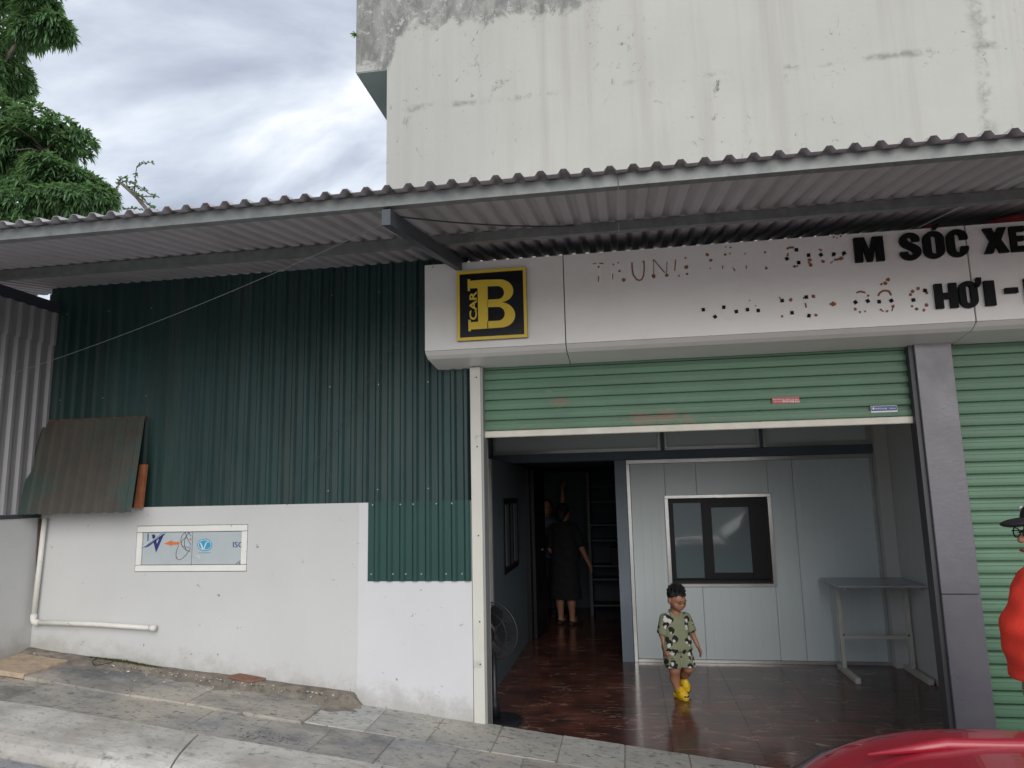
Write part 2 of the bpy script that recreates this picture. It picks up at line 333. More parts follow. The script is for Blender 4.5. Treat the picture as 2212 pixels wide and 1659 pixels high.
# leaf litter bit by the gutter
# ================================================================ UPPER BUILDING
def plaster_mat():
    m = M('upper_plaster_mat', (0.44, 0.438, 0.40), 0.9, var=0.05, vscale=1.3, bump=0.15, bscale=25, coords='World')
    t = m.node_tree; n = t.nodes; l = t.links; b = n['Principled BSDF']; cur = b.inputs['Base Color'].links[0].from_socket
    g = n.new('ShaderNodeNewGeometry'); s = n.new('ShaderNodeSeparateXYZ'); l.new(g.outputs['Position'], s.inputs[0])
    def math_(op, a, b_=None, c=None):
        x = n.new('ShaderNodeMath'); x.operation = op
        for i, q in enumerate((a, b_, c)):
            if q is None: continue
            if isinstance(q, (int, float)): x.inputs[i].default_value = q
            else: l.new(q, x.inputs[i])
        return x.outputs[0]
    def noise(scale, detail=6, r=0.6, st=(1, 1, 1), dist=0.0):
        mp = n.new('ShaderNodeMapping'); mp.inputs['Scale'].default_value = st; l.new(g.outputs['Position'], mp.inputs[0])
        x = n.new('ShaderNodeTexNoise'); x.inputs['Scale'].default_value = scale; x.inputs['Detail'].default_value = detail; x.inputs['Roughness'].default_value = r; x.inputs['Distortion'].default_value = dist
        l.new(mp.outputs[0], x.inputs['Vector']); return x.outputs[0]
    def ss(v, a, b_):
        x = n.new('ShaderNodeMapRange'); x.interpolation_type = 'SMOOTHSTEP'; x.inputs[1].default_value = a; x.inputs[2].default_value = b_; l.new(v, x.inputs[0]); return x.outputs[0]
    def mix(f, c1, c2):
        x = n.new('ShaderNodeMix'); x.data_type = 'RGBA'; l.new(f, x.inputs[0]); l.new(c1, x.inputs[6]); x.inputs[7].default_value = (*c2, 1); return x.outputs[2]
    X_, Z_ = s.outputs[0], s.outputs[2]
    # faint vertical rain streaks and broad tone
    cur = mix(math_('MULTIPLY', ss(noise(2.2, 5, 0.6, (3.2, 1, 0.14)), 0.46, 0.72), 0.75), cur, (0.37, 0.36, 0.325))
    # cooler, greyer tone towards the left corner (X < -0.6)
    cur = mix(math_('MULTIPLY', ss(math_('ADD', math_('MULTIPLY', X_, -1), noise(1.1, 3)), 0.9, 2.1), 0.42), cur, (0.36, 0.365, 0.355))
    # bare, mouldy concrete above the level paint edge at the top left, broken along its lower side
    z1 = pY(853, 71, 4.95).z; xlim = pY(1263, 10, 4.95).x
    hgt = math_('SUBTRACT', Z_, z1)
    strip_ = math_('MULTIPLY', ss(math_('MULTIPLY', X_, -1), 1.60, 1.74), 0.30)
    big = noise(4.5, 10, 0.74, (1, 1, 0.8), 0.8)
    lim = ss(math_('ADD', math_('MULTIPLY', X_, -1), math_('MULTIPLY', math_('SUBTRACT', noise(3, 5), 0.5), 0.8)), -xlim-0.35, -xlim+0.25)
    mould = math_('MULTIPLY', ss(math_('ADD', math_('ADD', hgt, strip_), math_('MULTIPLY', math_('SUBTRACT', big, 0.5), 1.0)), -0.03, 0.10), lim)
    cur = mix(math_('MULTIPLY', mould, math_('MULTIPLY_ADD', ss(noise(7, 9, 0.75, (1.3, 1, 0.5), 0.5), 0.32, 0.66), 0.60, 0.30)), cur, (0.115, 0.12, 0.115))
    # grime held on the level pour joint and the upright one
    z2 = pY(1157, 205, 4.95).z; x2 = pY(2131, 200, 4.95).x
    band = math_('SUBTRACT', 1.0, ss(math_('ABSOLUTE', math_('ADD', math_('SUBTRACT', Z_, z2), math_('MULTIPLY', math_('SUBTRACT', noise(6, 5), 0.5), 0.10))), 0.004, 0.040))
    cur = mix(math_('MULTIPLY', math_('MULTIPLY', band, ss(noise(2.6, 6, 0.7), 0.47, 0.60)), 0.62), cur, (0.15, 0.15, 0.135))
    band2 = math_('SUBTRACT', 1.0, ss(math_('ABSOLUTE', math_('ADD', math_('SUBTRACT', X_, x2), math_('MULTIPLY', math_('SUBTRACT', noise(6, 5), 0.5), 0.16))), 0.01, 0.08))
    cur = mix(math_('MULTIPLY', math_('MULTIPLY', band2, ss(noise(5, 7, 0.75), 0.46, 0.62)), 0.55), cur, (0.17, 0.17, 0.15))
    fl = noise(15, 6, 0.75); flk = math_('MULTIPLY', math_('MULTIPLY', ss(fl, 0.56, 0.62), mould), 0.85)
    cur = mix(flk, cur, (0.42, 0.42, 0.395))
    # small peeled / mouldy marks in loose bands
    zone = ss(noise(1.25, 3, 0.5, (1, 1, 1.8)), 0.46, 0.60)
    sp = ss(noise(9, 8, 0.8, (1.1, 1, 0.9), 1.2), 0.585, 0.66)
    near = ss(Z_, 3.7, 3.9)
    cur = mix(math_('MULTIPLY', math_('MULTIPLY', sp, zone), 0.85), cur, (0.11, 0.11, 0.10))
    cur = mix(math_('MULTIPLY', ss(noise(26, 6, 0.7), 0.69, 0.74), 0.4), cur, (0.33, 0.33, 0.30))
    # fine cracks
    v = n.new('ShaderNodeTexVoronoi'); v.feature = 'DISTANCE_TO_EDGE'; v.inputs['Scale'].default_value = 7
    mp = n.new('ShaderNodeMapping'); l.new(g.outputs['Position'], mp.inputs[0]); l.new(mp.outputs[0], v.inputs['Vector'])
    cr_ = math_('MULTIPLY', math_('SUBTRACT', 1.0, ss(v.outputs[0], 0.004, 0.03)), ss(noise(1.7, 4), 0.55, 0.68))
    cur = mix(math_('MULTIPLY', math_('MULTIPLY', cr_, ss(hgt, -0.7, -0.05)), 0.0), cur, (0.22, 0.22, 0.20))
    l.new(cur, b.inputs['Base Color']); return m
m_up = plaster_mat()
m_soff = M('soffit_mat', (0.30, 0.36, 0.34), 0.9, var=0.08, vscale=3, coords='World')
ub = thing('upper_building', (2, 4.9, 3.2), 'tall weathered cream concrete block rising behind the awning, mould at its top corner', 'building')
YU = 4.95
xl, xo, zs = pY(835, 300, YU).x, pY(769, 100, YU).x, pY(800, 153, YU).z
bm = bmesh.new(); prism(bm, [(xl, 2.6), (7.5, 2.6), (7.5, 8.5), (xo, 8.5), (xo, zs), (xl, zs)], lambda u, v, t: Vector((u, t, v)), YU, 15); fromb('wall', bm, m_up, ub)
box('soffit', (xo+0.004, YU+0.003, zs-0.008), (xl-0.002, 14.9, zs-0.002), m_soff, ub)
box('parapet_coping', (xo-0.06, YU-0.08, 8.5), (7.7, 15.1, 8.62), m_up, ub)

# ================================================================ LEFT: white wall, green cladding, side wall
def white_wall_mat(name, col, dirtlow=True):
    m = M(name, col, 0.85, var=0.035, vscale=1.6, bump=0.10, bscale=18, coords='World', dirt2=(0.22, 0.21, 0.19), d2scale=15, d2lo=0.668, d2hi=0.70)
    t = m.node_tree; n = t.nodes; l = t.links; b = n['Principled BSDF']; cur = b.inputs['Base Color'].links[0].from_socket
    g = n.new('ShaderNodeNewGeometry'); s = n.new('ShaderNodeSeparateXYZ'); l.new(g.outputs['Position'], s.inputs[0])
    a = n.new('ShaderNodeMath'); a.operation = 'MULTIPLY_ADD'; a.inputs[1].default_value = -SLX; l.new(s.outputs[0], a.inputs[0]); l.new(s.outputs[2], a.inputs[2])   # height above the sloping pavement
    nz = n.new('ShaderNodeTexNoise'); nz.inputs['Scale'].default_value = 9; nz.inputs['Detail'].default_value = 9; nz.inputs['Roughness'].default_value = 0.72; l.new(g.outputs['Position'], nz.inputs['Vector'])
    c = n.new('ShaderNodeMath'); c.operation = 'MULTIPLY_ADD'; c.inputs[1].default_value = 0.42; l.new(nz.outputs[0], c.inputs[0]); l.new(a.outputs[0], c.inputs[2])
    r = n.new('ShaderNodeMapRange'); r.interpolation_type = 'SMOOTHSTEP'; r.inputs[1].default_value = 0.28; r.inputs[2].default_value = 0.47; r.inputs[3].default_value = 0.62; r.inputs[4].default_value = 0.0; l.new(c.outputs[0], r.inputs[0])
    x = n.new('ShaderNodeMix'); x.data_type = 'RGBA'; l.new(r.outputs[0], x.inputs[0]); l.new(cur, x.inputs[6]); x.inputs[7].default_value = (0.33, 0.315, 0.28, 1)
    l.new(x.outputs[2], b.inputs['Base Color']); return m
m_wall = white_wall_mat('white_render_mat', (0.555, 0.56, 0.555))
m_wall2 = white_wall_mat('white_render_pale_mat', (0.61, 0.615, 0.63))  # paler, slightly bluer tone for the section beside the shutter post
ww = thing('rendered_wall', (-2.6, 4.7, 0.3), 'low white rendered wall with a boarded logo window under the green sheets', 'wall')
# the window hole: outline on the wall plane
YW = 4.585
def zl(x, y): return ((320+x/6.506)*.8641, (1280+y/6.506)*.8641)
O = [pY(*zl(*a), YW) for a in ((160, 230), (1960, 190), (1925, 965), (95, 980))]
wx0, wx1 = (O[0].x+O[3].x)/2, (O[1].x+O[2].x)/2; wz1, wz0 = (O[0].z+O[1].z)/2, (O[2].z+O[3].z)/2
def slopetop(x): return 1.517 + (1.556-1.517)*min(1, max(0, (x+4.17)/0.74)) + 0.004
def wallblock(name, x0, x1, zlo, zhi, mat):
    za, zb = (zlo if callable(zlo) else (lambda x: zlo)), (zhi if callable(zhi) else (lambda x: zhi))
    return quadbox(name, (x0, YW, za(x0)), (x1, YW, za(x1)), (x1, YW, zb(x1)), (x0, YW, zb(x0)), (0, 0.14, 0), mat, ww)
gb = lambda x: gz(x, 4.6)-0.15
wallblock('render', -4.35, wx0, gb, slopetop, m_wall)
wallblock('render', wx0, wx1, gb, wz0, m_wall)
wallblock('render', wx0, wx1, wz1, slopetop, m_wall)
wallblock('render', wx1, -1.78, gb, slopetop, m_wall)
quadbox('render', (-1.78, YW-0.006, gb(-1.78)), (-1.012, YW-0.006, gb(-1.012)), (-1.012, YW-0.006, 1.56), (-1.78, YW-0.006, 1.56), (0, 0.146, 0), m_wall2, ww)
m_frame = M('painted_frame_mat', (0.74, 0.735, 0.70), 0.7, var=0.05, vscale=9, coords='World', dirt=(0.3, 0.3, 0.28), dscale=22, dlo=0.66, dhi=0.72)
win = box('window', (wx0+0.004, YW+0.03, wz0+0.004), (wx1-0.004, YW+0.07, wz1-0.004), M('dark_gap_mat', (0.06, 0.06, 0.06), 0.9), ww)
fw = 0.045
for lo, hi in (((wx0+0.004, wz1-fw), (wx1-0.004, wz1-0.004)), ((wx0+0.004, wz0+0.004), (wx1-0.004, wz0+fw)), ((wx0+0.004, wz0+fw+0.003), (wx0+fw, wz1-fw-0.003)), ((wx1-fw, wz0+fw+0.003), (wx1-0.004, wz1-fw-0.003))):
    box('frame', (lo[0], YW-0.004, lo[1]), (hi[0], YW+0.028, hi[1]), m_frame, win, 0.002)
m_alu = M('film_panel_mat', (0.42, 0.47, 0.49), 0.45, metal=0.0, var=0.06, vscale=5, coords='World', dirt=(0.66, 0.66, 0.64), dscale=14, dlo=0.63, dhi=0.68)
mid = pY(*zl(1030, 600), YW).x
for x0, x1 in ((wx0+fw+0.004, mid-0.002), (mid+0.002, wx1-fw-0.004)):
    box('panel', (x0, YW+0.008, wz0+fw+0.004), (x1, YW+0.024, wz1-fw-0.004), m_alu, win)
m_navy = M('print_navy_mat', (0.02, 0.025, 0.16), 0.5); m_orange = M('print_orange_mat', (0.62, 0.17, 0.05), 0.5); m_cyan = M('print_blue_mat', (0.04, 0.30, 0.50), 0.5)
m_line = M('print_dark_mat', (0.04, 0.04, 0.07), 0.5); m_pale = M('print_pale_mat', (0.62, 0.70, 0.74), 0.5); m_redp = M('print_red_mat', (0.5, 0.05, 0.04), 0.5)
YP = YW+0.0065
def printpoly(name, polys, mat, y=YP, parent=win, conv=zl, dark=0.0012):
    bm = bmesh.new()
    for pl in polys:
        pts = [pY(*conv(*a), y) for a in pl]
        prism(bm, [(p.x, p.z) for p in pts], lambda u, v, t: Vector((u, t, v)), y, y+dark)
    return fromb(name, bm, mat, parent)
def stroke(p, q, wd):
    p = Vector(p); q = Vector(q); d = (q-p).normalized(); nn = Vector((-d.y, d.x))*wd/2
    return [tuple(p-nn), tuple(q-nn), tuple(q+nn), tuple(p+nn)]
def polyline(pts, wd): return [stroke(a, b, wd) for a, b in zip(pts, pts[1:])]
printpoly('print', [[(385, 368), (435, 365), (470, 520), (525, 390), (580, 372), (455, 660)], [(318, 350), (335, 350), (330, 470), (315, 470)]], m_navy)
printpoly('print', [stroke((250, 572), (575, 345), 34)], m_pale, YP-0.0016)
printpoly('print', [stroke((245, 578), (560, 345), 9), stroke((270, 578), (585, 350), 9), stroke((310, 566), (600, 355), 9)], m_navy, YP-0.0032)
printpoly('print', [[(585, 512), (722, 458), (722, 488), (835, 485), (835, 530), (718, 535), (715, 553)]], m_orange)
def ell(cx_, cy_, a, b, rot=0, n=28, t0=0, t1=2*math.pi):
    r = math.radians(rot); return [(cx_+a*math.cos(t)*math.cos(r)-b*math.sin(t)*math.sin(r), cy_+a*math.cos(t)*math.sin(r)+b*math.sin(t)*math.cos(r)) for t in [t0+(t1-t0)*i/n for i in range(n+1)]]
clipx = lambda pts: [p for p in pts if p[0] < 1024 and p[1] > 305]
gl = []
for arc in (ell(1030, 470, 172, 172, 0, 30, math.pi*0.5, math.pi*1.45), ell(1030, 470, 172, 90, -20, 30, math.pi*.55, math.pi*1.4), ell(1030, 470, 172, 40, 60, 30, math.pi*0.4, math.pi*1.5), ell(1040, 480, 120, 172, 15, 30, math.pi*.6, math.pi*1.4), ell(920, 560, 240, 95, -62, 40, 0.3, 4.6)):
    a = clipx(arc)
    gl += [s for s in polyline(a, 7) if math.dist(s[0], s[1]) < 60]
printpoly('print', gl, m_line)
printpoly('print', [[(1000, 440), (1020, 425), (1025, 465), (1012, 452)], ell(790, 737, 12, 9, 0, 8)[:-1]], m_redp, YP-0.0016)
printpoly('print', [ell(1247, 535, 122, 100)[:-1]], m_cyan)
printpoly('print', [ell(1247, 535, 108, 86)[:-1]], m_pale, YP-0.0016); printpoly('print', [ell(1247, 535, 98, 76)[:-1]], m_cyan, YP-0.0032)
printpoly('print', [stroke((1180, 500), (1220, 612), 20), stroke((1228, 612), (1275, 490), 18), stroke((1265, 490), (1310, 488), 12)], m_pale, YP-0.0048)
printpoly('print', [stroke((1150+i*22, 668), (1166+i*22, 650 + 14*(i % 2)), 9) for i in range(9)], m_cyan)
printpoly('print', [stroke((1515+i*20, 293), (1527+i*20, 287-6*(i % 3)), 9) for i in range(15)], m_line)
def put_text(s, a, b, c, mat, name, y, parent, conv, offset=0.0, thick=0.0012):
    """text whose box runs from the corner a (bottom left) to b (bottom right) and c (top left), places in the photograph on plane y"""
    A_, B_, C_ = (pY(*conv(*q), y) for q in (a, b, c))
    me = text_mesh(s, 1.0, offset, 0.01); fit_mesh(me, lambda u, v, z: A_ + (B_-A_)*u + (C_-A_)*v + Vector((0, -thick if z > 0 else 0, 0)))
    return link(name, me, mat, parent)
put_text('ISC', (1708, 575), (1872, 575), (1708, 485), m_navy, 'print', YP, win, zl)
printpoly('print', [stroke((1868, 330), (1866, 420), 16), stroke((1868, 330), (1885, 330), 10)], m_navy)
printpoly('print', polyline([(1730, 870), (1770, 830), (1830, 790)], 7) + polyline([(1760, 855), (1850, 830)], 6) + polyline([(1800, 810), (1845, 880)], 6), m_line)

# pipes on the white wall
m_pvc = M('pvc_mat', (0.72, 0.71, 0.66), 0.45, var=0.06, vscale=12, coords='World', dirt=(0.35, 0.32, 0.27), dscale=18, dlo=0.63, dhi=0.7)
pp = thing('drain_pipe', tuple(pY(72, 1345, 4.55)), 'white plastic drain pipe bent along the corner of the white wall', 'pipe')
P0, P1, P2 = pY(97, 1119, 4.55), pY(72, 1338, 4.55), pY(336, 1357, 4.55)
tubeobj('pipe', [P0, P0.lerp(P1, .5), P1], 0.017, m_pvc, pp, 10)
tubeobj('pipe', [P1+Vector((0.02, 0, -0.02)), (P1+P2)/2+Vector((0, 0, -0.003)), P2], 0.0165, m_pvc, pp, 10)
tubeobj('elbow', [P1+Vector((0, 0, 0.035)), P1+Vector((0.002, 0, 0.0)), P1+Vector((0.010, 0, -0.018)), P1+Vector((0.045, 0, -0.022))], 0.022, m_pvc, pp, 10)
tubeobj('end_cap', [P2-Vector((0.045, 0, -0.002)), P2], 0.0205, m_pvc, pp, 10)
m_rust = M('rusty_iron_mat', (0.085, 0.05, 0.035), 0.85, var=0.4, vscale=30, coords='World')
A0, A1 = pY(86, 1120, 4.572), pY(80, 1250, 4.572)
tag(tubeobj('iron_rod', [A0, A1, pY(76, 1330, 4.565)], [0.011, 0.010, 0.005], m_rust, None, 6), 'thin rusty iron rod standing in the corner behind the drain pipe', 'rod')

m_screw = M('screw_mat', (0.6, 0.62, 0.62), 0.3, metal=0.8)
def screw(p, parent, r=0.006, mat=m_screw):
    bm = bmesh.new(); tube(bm, [p+Vector((0, 0.006, 0)), p-Vector((0, 0.002, 0)), p-Vector((0, 0.004, 0))], [r, r, r*0.6], 7); return fromb('screw', bm, mat, parent)
# green cladding
m_green = M('green_sheet_mat', (0.014, 0.044, 0.041), 0.45, var=0.32, vscale=2.5, coords='World', dirt=(0.04, 0.062, 0.056), dscale=2.4, dlo=0.48, dhi=0.75, dirt2=(0.13, 0.14, 0.13), d2scale=40, d2lo=0.70, d2hi=0.75, stretch=(2.4, 1, 0.28), rvar=0.1)
gc = thing('green_cladding', (-2.7, 4.62, 1.56), 'dark green corrugated metal cladding above the low white wall', 'cladding')
PG = 0.0885; xg = -4.30; YG = 4.635; k = 0
while xg < -1.02:
    nw = min(12, int(round((-1.005-xg)/PG))); 
    if nw < 1: break
    bm = bmesh.new(); corr(bm, 0, nw, PG, 0.018, lambda u, v, w_, xg=xg: Vector((xg+u, YG-w_, v)), 1.50, 3.235, off=0.0016*(k % 2))
    fromb('sheet', bm, m_green, gc); xg += nw*PG; k += 1
for zq in (1.64, 2.36, 3.02):
    for kq in range(1, 37, 4): screw(Vector((-4.30+PG*(kq+0.79), YG-0.019+0.004, zq+0.006*math.sin(kq*3.1))), gc, 0.006)
box('backing', (-4.34, 4.66, 1.45), (-1.02, 4.72, 3.2), M('shed_dark_mat', (0.05, 0.05, 0.05), 0.9), gc)
# small lapped patch sheet with screws
m_green2 = M('green_patch_mat', (0.013, 0.055, 0.046), 0.38, var=0.12, vscale=3, coords='World', dirt2=(0.3, 0.33, 0.32), d2scale=60, d2lo=0.74, d2hi=0.77)
pa, pb, pc, pd = pY(797, 1089, 4.565), pY(1015, 1075, 4.565), pY(1015, 1253, 4.565), pY(793, 1258, 4.565)
ps = thing('patch_sheet', (-1.4, 4.56, 1.1), 'small screwed dark green corrugated sheet patched over the white wall beside the shutter post', 'sheet')
pz0, pz1 = (pc.z+pd.z)/2, (pa.z+pb.z)/2; px0, px1 = pd.x, -1.013
bm = bmesh.new(); PP_ = (px1-px0)/8; corr(bm, 0, 8, PP_, 0.014, lambda u, v, w_: Vector((px0+u, 4.574-w_, v)), pz0, pz1); fromb('sheet', bm, m_green2, ps)
for i in (0.2, 1.9, 2.9, 4.1, 6.0, 7.2): screw(Vector((px0+(i+0.1)*PP_, 4.570, pz0+0.045)), ps)
for i in (0.4, 2.6, 3.6, 5.4, 6.6): screw(Vector((px0+i*PP_, 4.562, pz1-0.02)), ps)
for zq in (0.06, 0.17, 0.22, 0.34, 0.43): screw(Vector((px1-0.012, 4.570, pz0+zq)), ps)

# left return wall: white base and grey sheets
sw = thing('side_wall', (-4.3, 4.1, 0.4), 'short white return wall with grey corrugated sheets at the left end', 'wall')
bm = bmesh.new()
quadbox('render', (-4.2, 2.6, gz(-4.2, 2.6)-0.3), (-4.2, 4.583, gz(-4.2, 4.58)-0.2), (-4.2, 4.583, 1.50), (-4.2, 2.6, 1.50), (-0.14, 0, 0), m_wall, sw); bm.free()
m_gsheet = M('grey_sheet_mat', (0.28, 0.275, 0.28), 0.5, var=0.12, vscale=3, coords='World', dirt=(0.2, 0.18, 0.16), dscale=3.5, dlo=0.6, dhi=0.78, stretch=(1, 1, 0.5), dirt2=(0.07, 0.06, 0.05), d2scale=40, d2lo=0.72, d2hi=0.75)
for (z0, z1, off) in ((1.53, 2.80, 0.0), (2.77, 3.02, 0.012)):
    for j in range(2):
        bm = bmesh.new(); corr(bm, 0, 10, 0.1, 0.018, lambda u, v, w_, j=j: Vector((-4.215+w_, 2.60+j*1.0+u, v)), z0, z1, off=off); fromb('sheet', bm, m_gsheet, sw)
box('rail', (-4.27, 2.6, 3.02), (-4.19, 4.60, 3.10), M('dark_steel_mat', (0.05, 0.055, 0.07), 0.6), sw)
box('sill', (-4.3, 2.6, 1.501), (-4.192, 4.58, 1.528), MATS['dark_steel_mat'], sw)

# propped corrugated flap and clay post behind it
m_flap = M('flap_sheet_mat', (0.058, 0.052, 0.042), 0.6, var=0.3, vscale=2.2, coords='World', dirt=(0.03, 0.07, 0.06), dscale=1.6, dlo=0.5, dhi=0.66, dirt2=(0.2, 0.2, 0.18), d2scale=70, d2lo=0.74, d2hi=0.77)
fp = thing('sheet_flap', (-3.8, 4.45, 1.53), 'brown corrugated sheet flap hanging tilted out over the white wall', 'sheet')
fa, fb_, fc, fd = pY(80, 912, 4.58), pY(313, 902, 4.58), pY(283, 1107, 4.37), pY(40, 1112, 4.37)
def flap(u, v, w_):
    t = fd.lerp(fa, v); b_ = fc.lerp(fb_, v); nrm = (fb_-fa).cross(fd-fa).normalized()
    nrm = nrm if nrm.y < 0 else -nrm
    return t.lerp(b_, u) + nrm*w_
bm = bmesh.new(); corr(bm, 0, 10, 0.1, 0.014, flap, 0.0, 1.0); fromb('sheet', bm, m_flap, fp)
box('hinge_batten', (fa.x, 4.583, fa.z-0.02), (fb_.x, 4.60, fa.z+0.015), MATS['rusty_iron_mat'], fp)
ra, rb = pY(307, 1003, 4.54), pY(290, 1098, 4.54)
tag(quadbox('clay_post', (rb.x-0.005, 4.54, rb.z), (rb.x+0.05, 4.54, rb.z), (ra.x+0.012, 4.56, ra.z), (ra.x-0.035, 4.56, ra.z), (0, 0.03, 0), M('clay_mat', (0.40, 0.14, 0.06), 0.8, var=0.15, vscale=20, coords='World')), 'orange clay strip leaning behind the brown sheet flap', 'strip')

# ================================================================ AWNING
m_roof = M('roof_sheet_mat', (0.45, 0.435, 0.46), 0.5, var=0.07, vscale=2.0, coords='World', stretch=(1, 0.3, 1), dirt=(0.33, 0.31, 0.32), dscale=3, dlo=0.55, dhi=0.8)
m_galv = M('galvanised_mat', (0.205, 0.218, 0.214), 0.5, metal=0.25, var=0.18, vscale=16, coords='World', dirt=(0.13, 0.14, 0.135), dscale=9, dlo=0.52, dhi=0.72, dirt2=(0.16, 0.12, 0.10), d2scale=30, d2lo=0.70, d2hi=0.76)
aw = thing('awning', (-0.5, 4.6, 3.2), 'long sloping grey corrugated metal awning over the pavement and shop sign', 'awning')
RZ0, RSL = 2.945, 0.168
PR = 0.0973; xr = -6.6; k = 0
rn = Vector((0, -RSL, 1)).normalized()
while xr < 4.4:
    bm = bmesh.new(); y0 = 2.825 + rnd.uniform(-.008, .008)
    corr(bm, 0, 11.0, PR, 0.020, lambda u, v, w_, xr=xr: Vector((xr+u, v, RZ0+RSL*(v-2.9))) + rn*w_, y0, 4.93, off=0.002*(k % 2)+0.002)
    fromb('roof_sheet', bm, m_roof, aw); xr += 11*PR; k += 1
def purlin(y, hgt, dep, x0, x1):
    z = RZ0+RSL*(y-2.9)-0.006
    bm = bmesh.new(); bbox(bm, (x0, y-dep/2, z-hgt), (x1, y-dep/2+0.003, z)); bbox(bm, (x0, y-dep/2+0.0035, z-hgt), (x1, y+dep/2, z-hgt+0.003)); bbox(bm, (x0, y-dep/2+0.0035, z-0.003), (x1, y+dep/2, z)); bbox(bm, (x0, y+dep/2-0.003, z-hgt+0.0035), (x1, y+dep/2, z-hgt+0.015))
    return fromb('purlin', bm, m_galv, aw)
for y in (2.905, 3.85):
    for x0, x1 in ((-6.6, -3.5), (-3.496, 0.02), (0.024, 4.4)): purlin(y, 0.054, 0.045, x0, x1)
for (xq) in (-1.03, 3.55, -5.6):
    quadbox('rafter', (xq, 2.885, RZ0-0.146), (xq+0.04, 2.885, RZ0-0.146), (xq+0.04, 2.885, RZ0-0.072), (xq, 2.885, RZ0-0.072), (0, 1.74, 1.74*RSL), m_galv if xq > 0 else M('blue_steel_mat', (0.06, 0.07, 0.08), 0.5, var=0.12, vscale=8, coords='World'), aw)
# red tarp bundle stored above the sign
m_tarp = M('red_tarp_mat', (0.28, 0.03, 0.03), 0.6, var=0.3, vscale=8, coords='World')
bm = bmesh.new(); pts = [Vector((1.75+i*0.12, 4.42, 3.075+0.02*math.sin(i*1.7)+0.006*i)) for i in range(14)]
tube(bm, pts, [0.02+0.025*abs(math.sin(i*0.9+0.4))+0.002*i for i in range(14)], 8); tag(fromb('tarp_roll', bm, m_tarp, None, True), 'rolled dark red tarp lying on top of the shop sign', 'tarp')

# thin wires
m_wire = M('wire_mat', (0.05, 0.055, 0.06), 0.6); m_wirep = M('pale_wire_mat', (0.13, 0.14, 0.14), 0.6)
def wire(name, pts, r, mat, label):
    out_ = []
    for a, b in zip(pts, pts[1:]):
        for t in range(6): out_.append(Vector(a).lerp(Vector(b), t/6))
    out_.append(Vector(pts[-1])); return tag(tubeobj(name, out_, r, mat, None, 5), label, 'wire')
def sag(a, b, s, n=10): return [a.lerp(b, i/n)-Vector((0, 0, s*4*(i/n)*(1-i/n))) for i in range(n+1)]
wire('cable', sag(pY(-60, 833, 3.9), pY(833, 482, 2.95), 0.05), 0.0014, m_wirep, 'pale cable running up from the side wall to the awning rafter')
wire('cable', sag(pY(846, 466, 3.0), pY(1240, 488, 3.79), 0.02), 0.004, m_wire, 'dark cable slung under the awning sheets beside the rafter')
wire('cable', sag(pY(935, 576, 4.292), pY(912, 640, 4.55), 0.0, 3) + sag(pY(912, 640, 4.55), pY(620, 1090, 4.58), 0.02), 0.0025, m_wire, 'dark cable trailing from the sign corner down the green cladding')
# ================================================================ SHOP SHELL
m_room = M('room_white_mat', (0.60, 0.61, 0.59), 0.75, var=0.05, vscale=2, coords='World', bump=0.05, bscale=30)
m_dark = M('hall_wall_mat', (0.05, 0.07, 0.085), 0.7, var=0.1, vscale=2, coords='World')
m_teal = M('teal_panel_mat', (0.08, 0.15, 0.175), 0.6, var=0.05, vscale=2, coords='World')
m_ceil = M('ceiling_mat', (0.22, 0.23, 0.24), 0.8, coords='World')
sb = thing('shop_building', (0.5, 4.8, 0), 'single storey shop with an open front room behind the green shutters', 'building')
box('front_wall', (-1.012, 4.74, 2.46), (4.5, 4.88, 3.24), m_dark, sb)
box('front_wall', (-1.40, 4.735, -0.2), (-0.945, 4.85, 2.455), m_room, sb)
box('front_wall', (1.80, 4.672, -0.4), (2.52, 4.73, 2.455), m_room, sb)
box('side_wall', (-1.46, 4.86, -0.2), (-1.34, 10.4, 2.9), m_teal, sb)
box('side_wall', (2.40, 4.735, -0.4), (2.52, 10.4, 2.9), m_room, sb)
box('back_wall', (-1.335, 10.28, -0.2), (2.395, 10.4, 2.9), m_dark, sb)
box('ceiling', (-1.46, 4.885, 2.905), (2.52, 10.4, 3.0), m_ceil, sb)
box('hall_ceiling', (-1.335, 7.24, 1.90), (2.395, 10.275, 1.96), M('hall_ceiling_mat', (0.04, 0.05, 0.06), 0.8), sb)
box('backing_wall', (2.525, 4.90, -0.6), (4.6, 5.0, 3.2), m_dark, sb)
box('column', (2.283, 7.0, 0), (2.397, 7.2, 2.9), M('column_mat', (0.62, 0.62, 0.60), 0.7, coords='World'), sb)
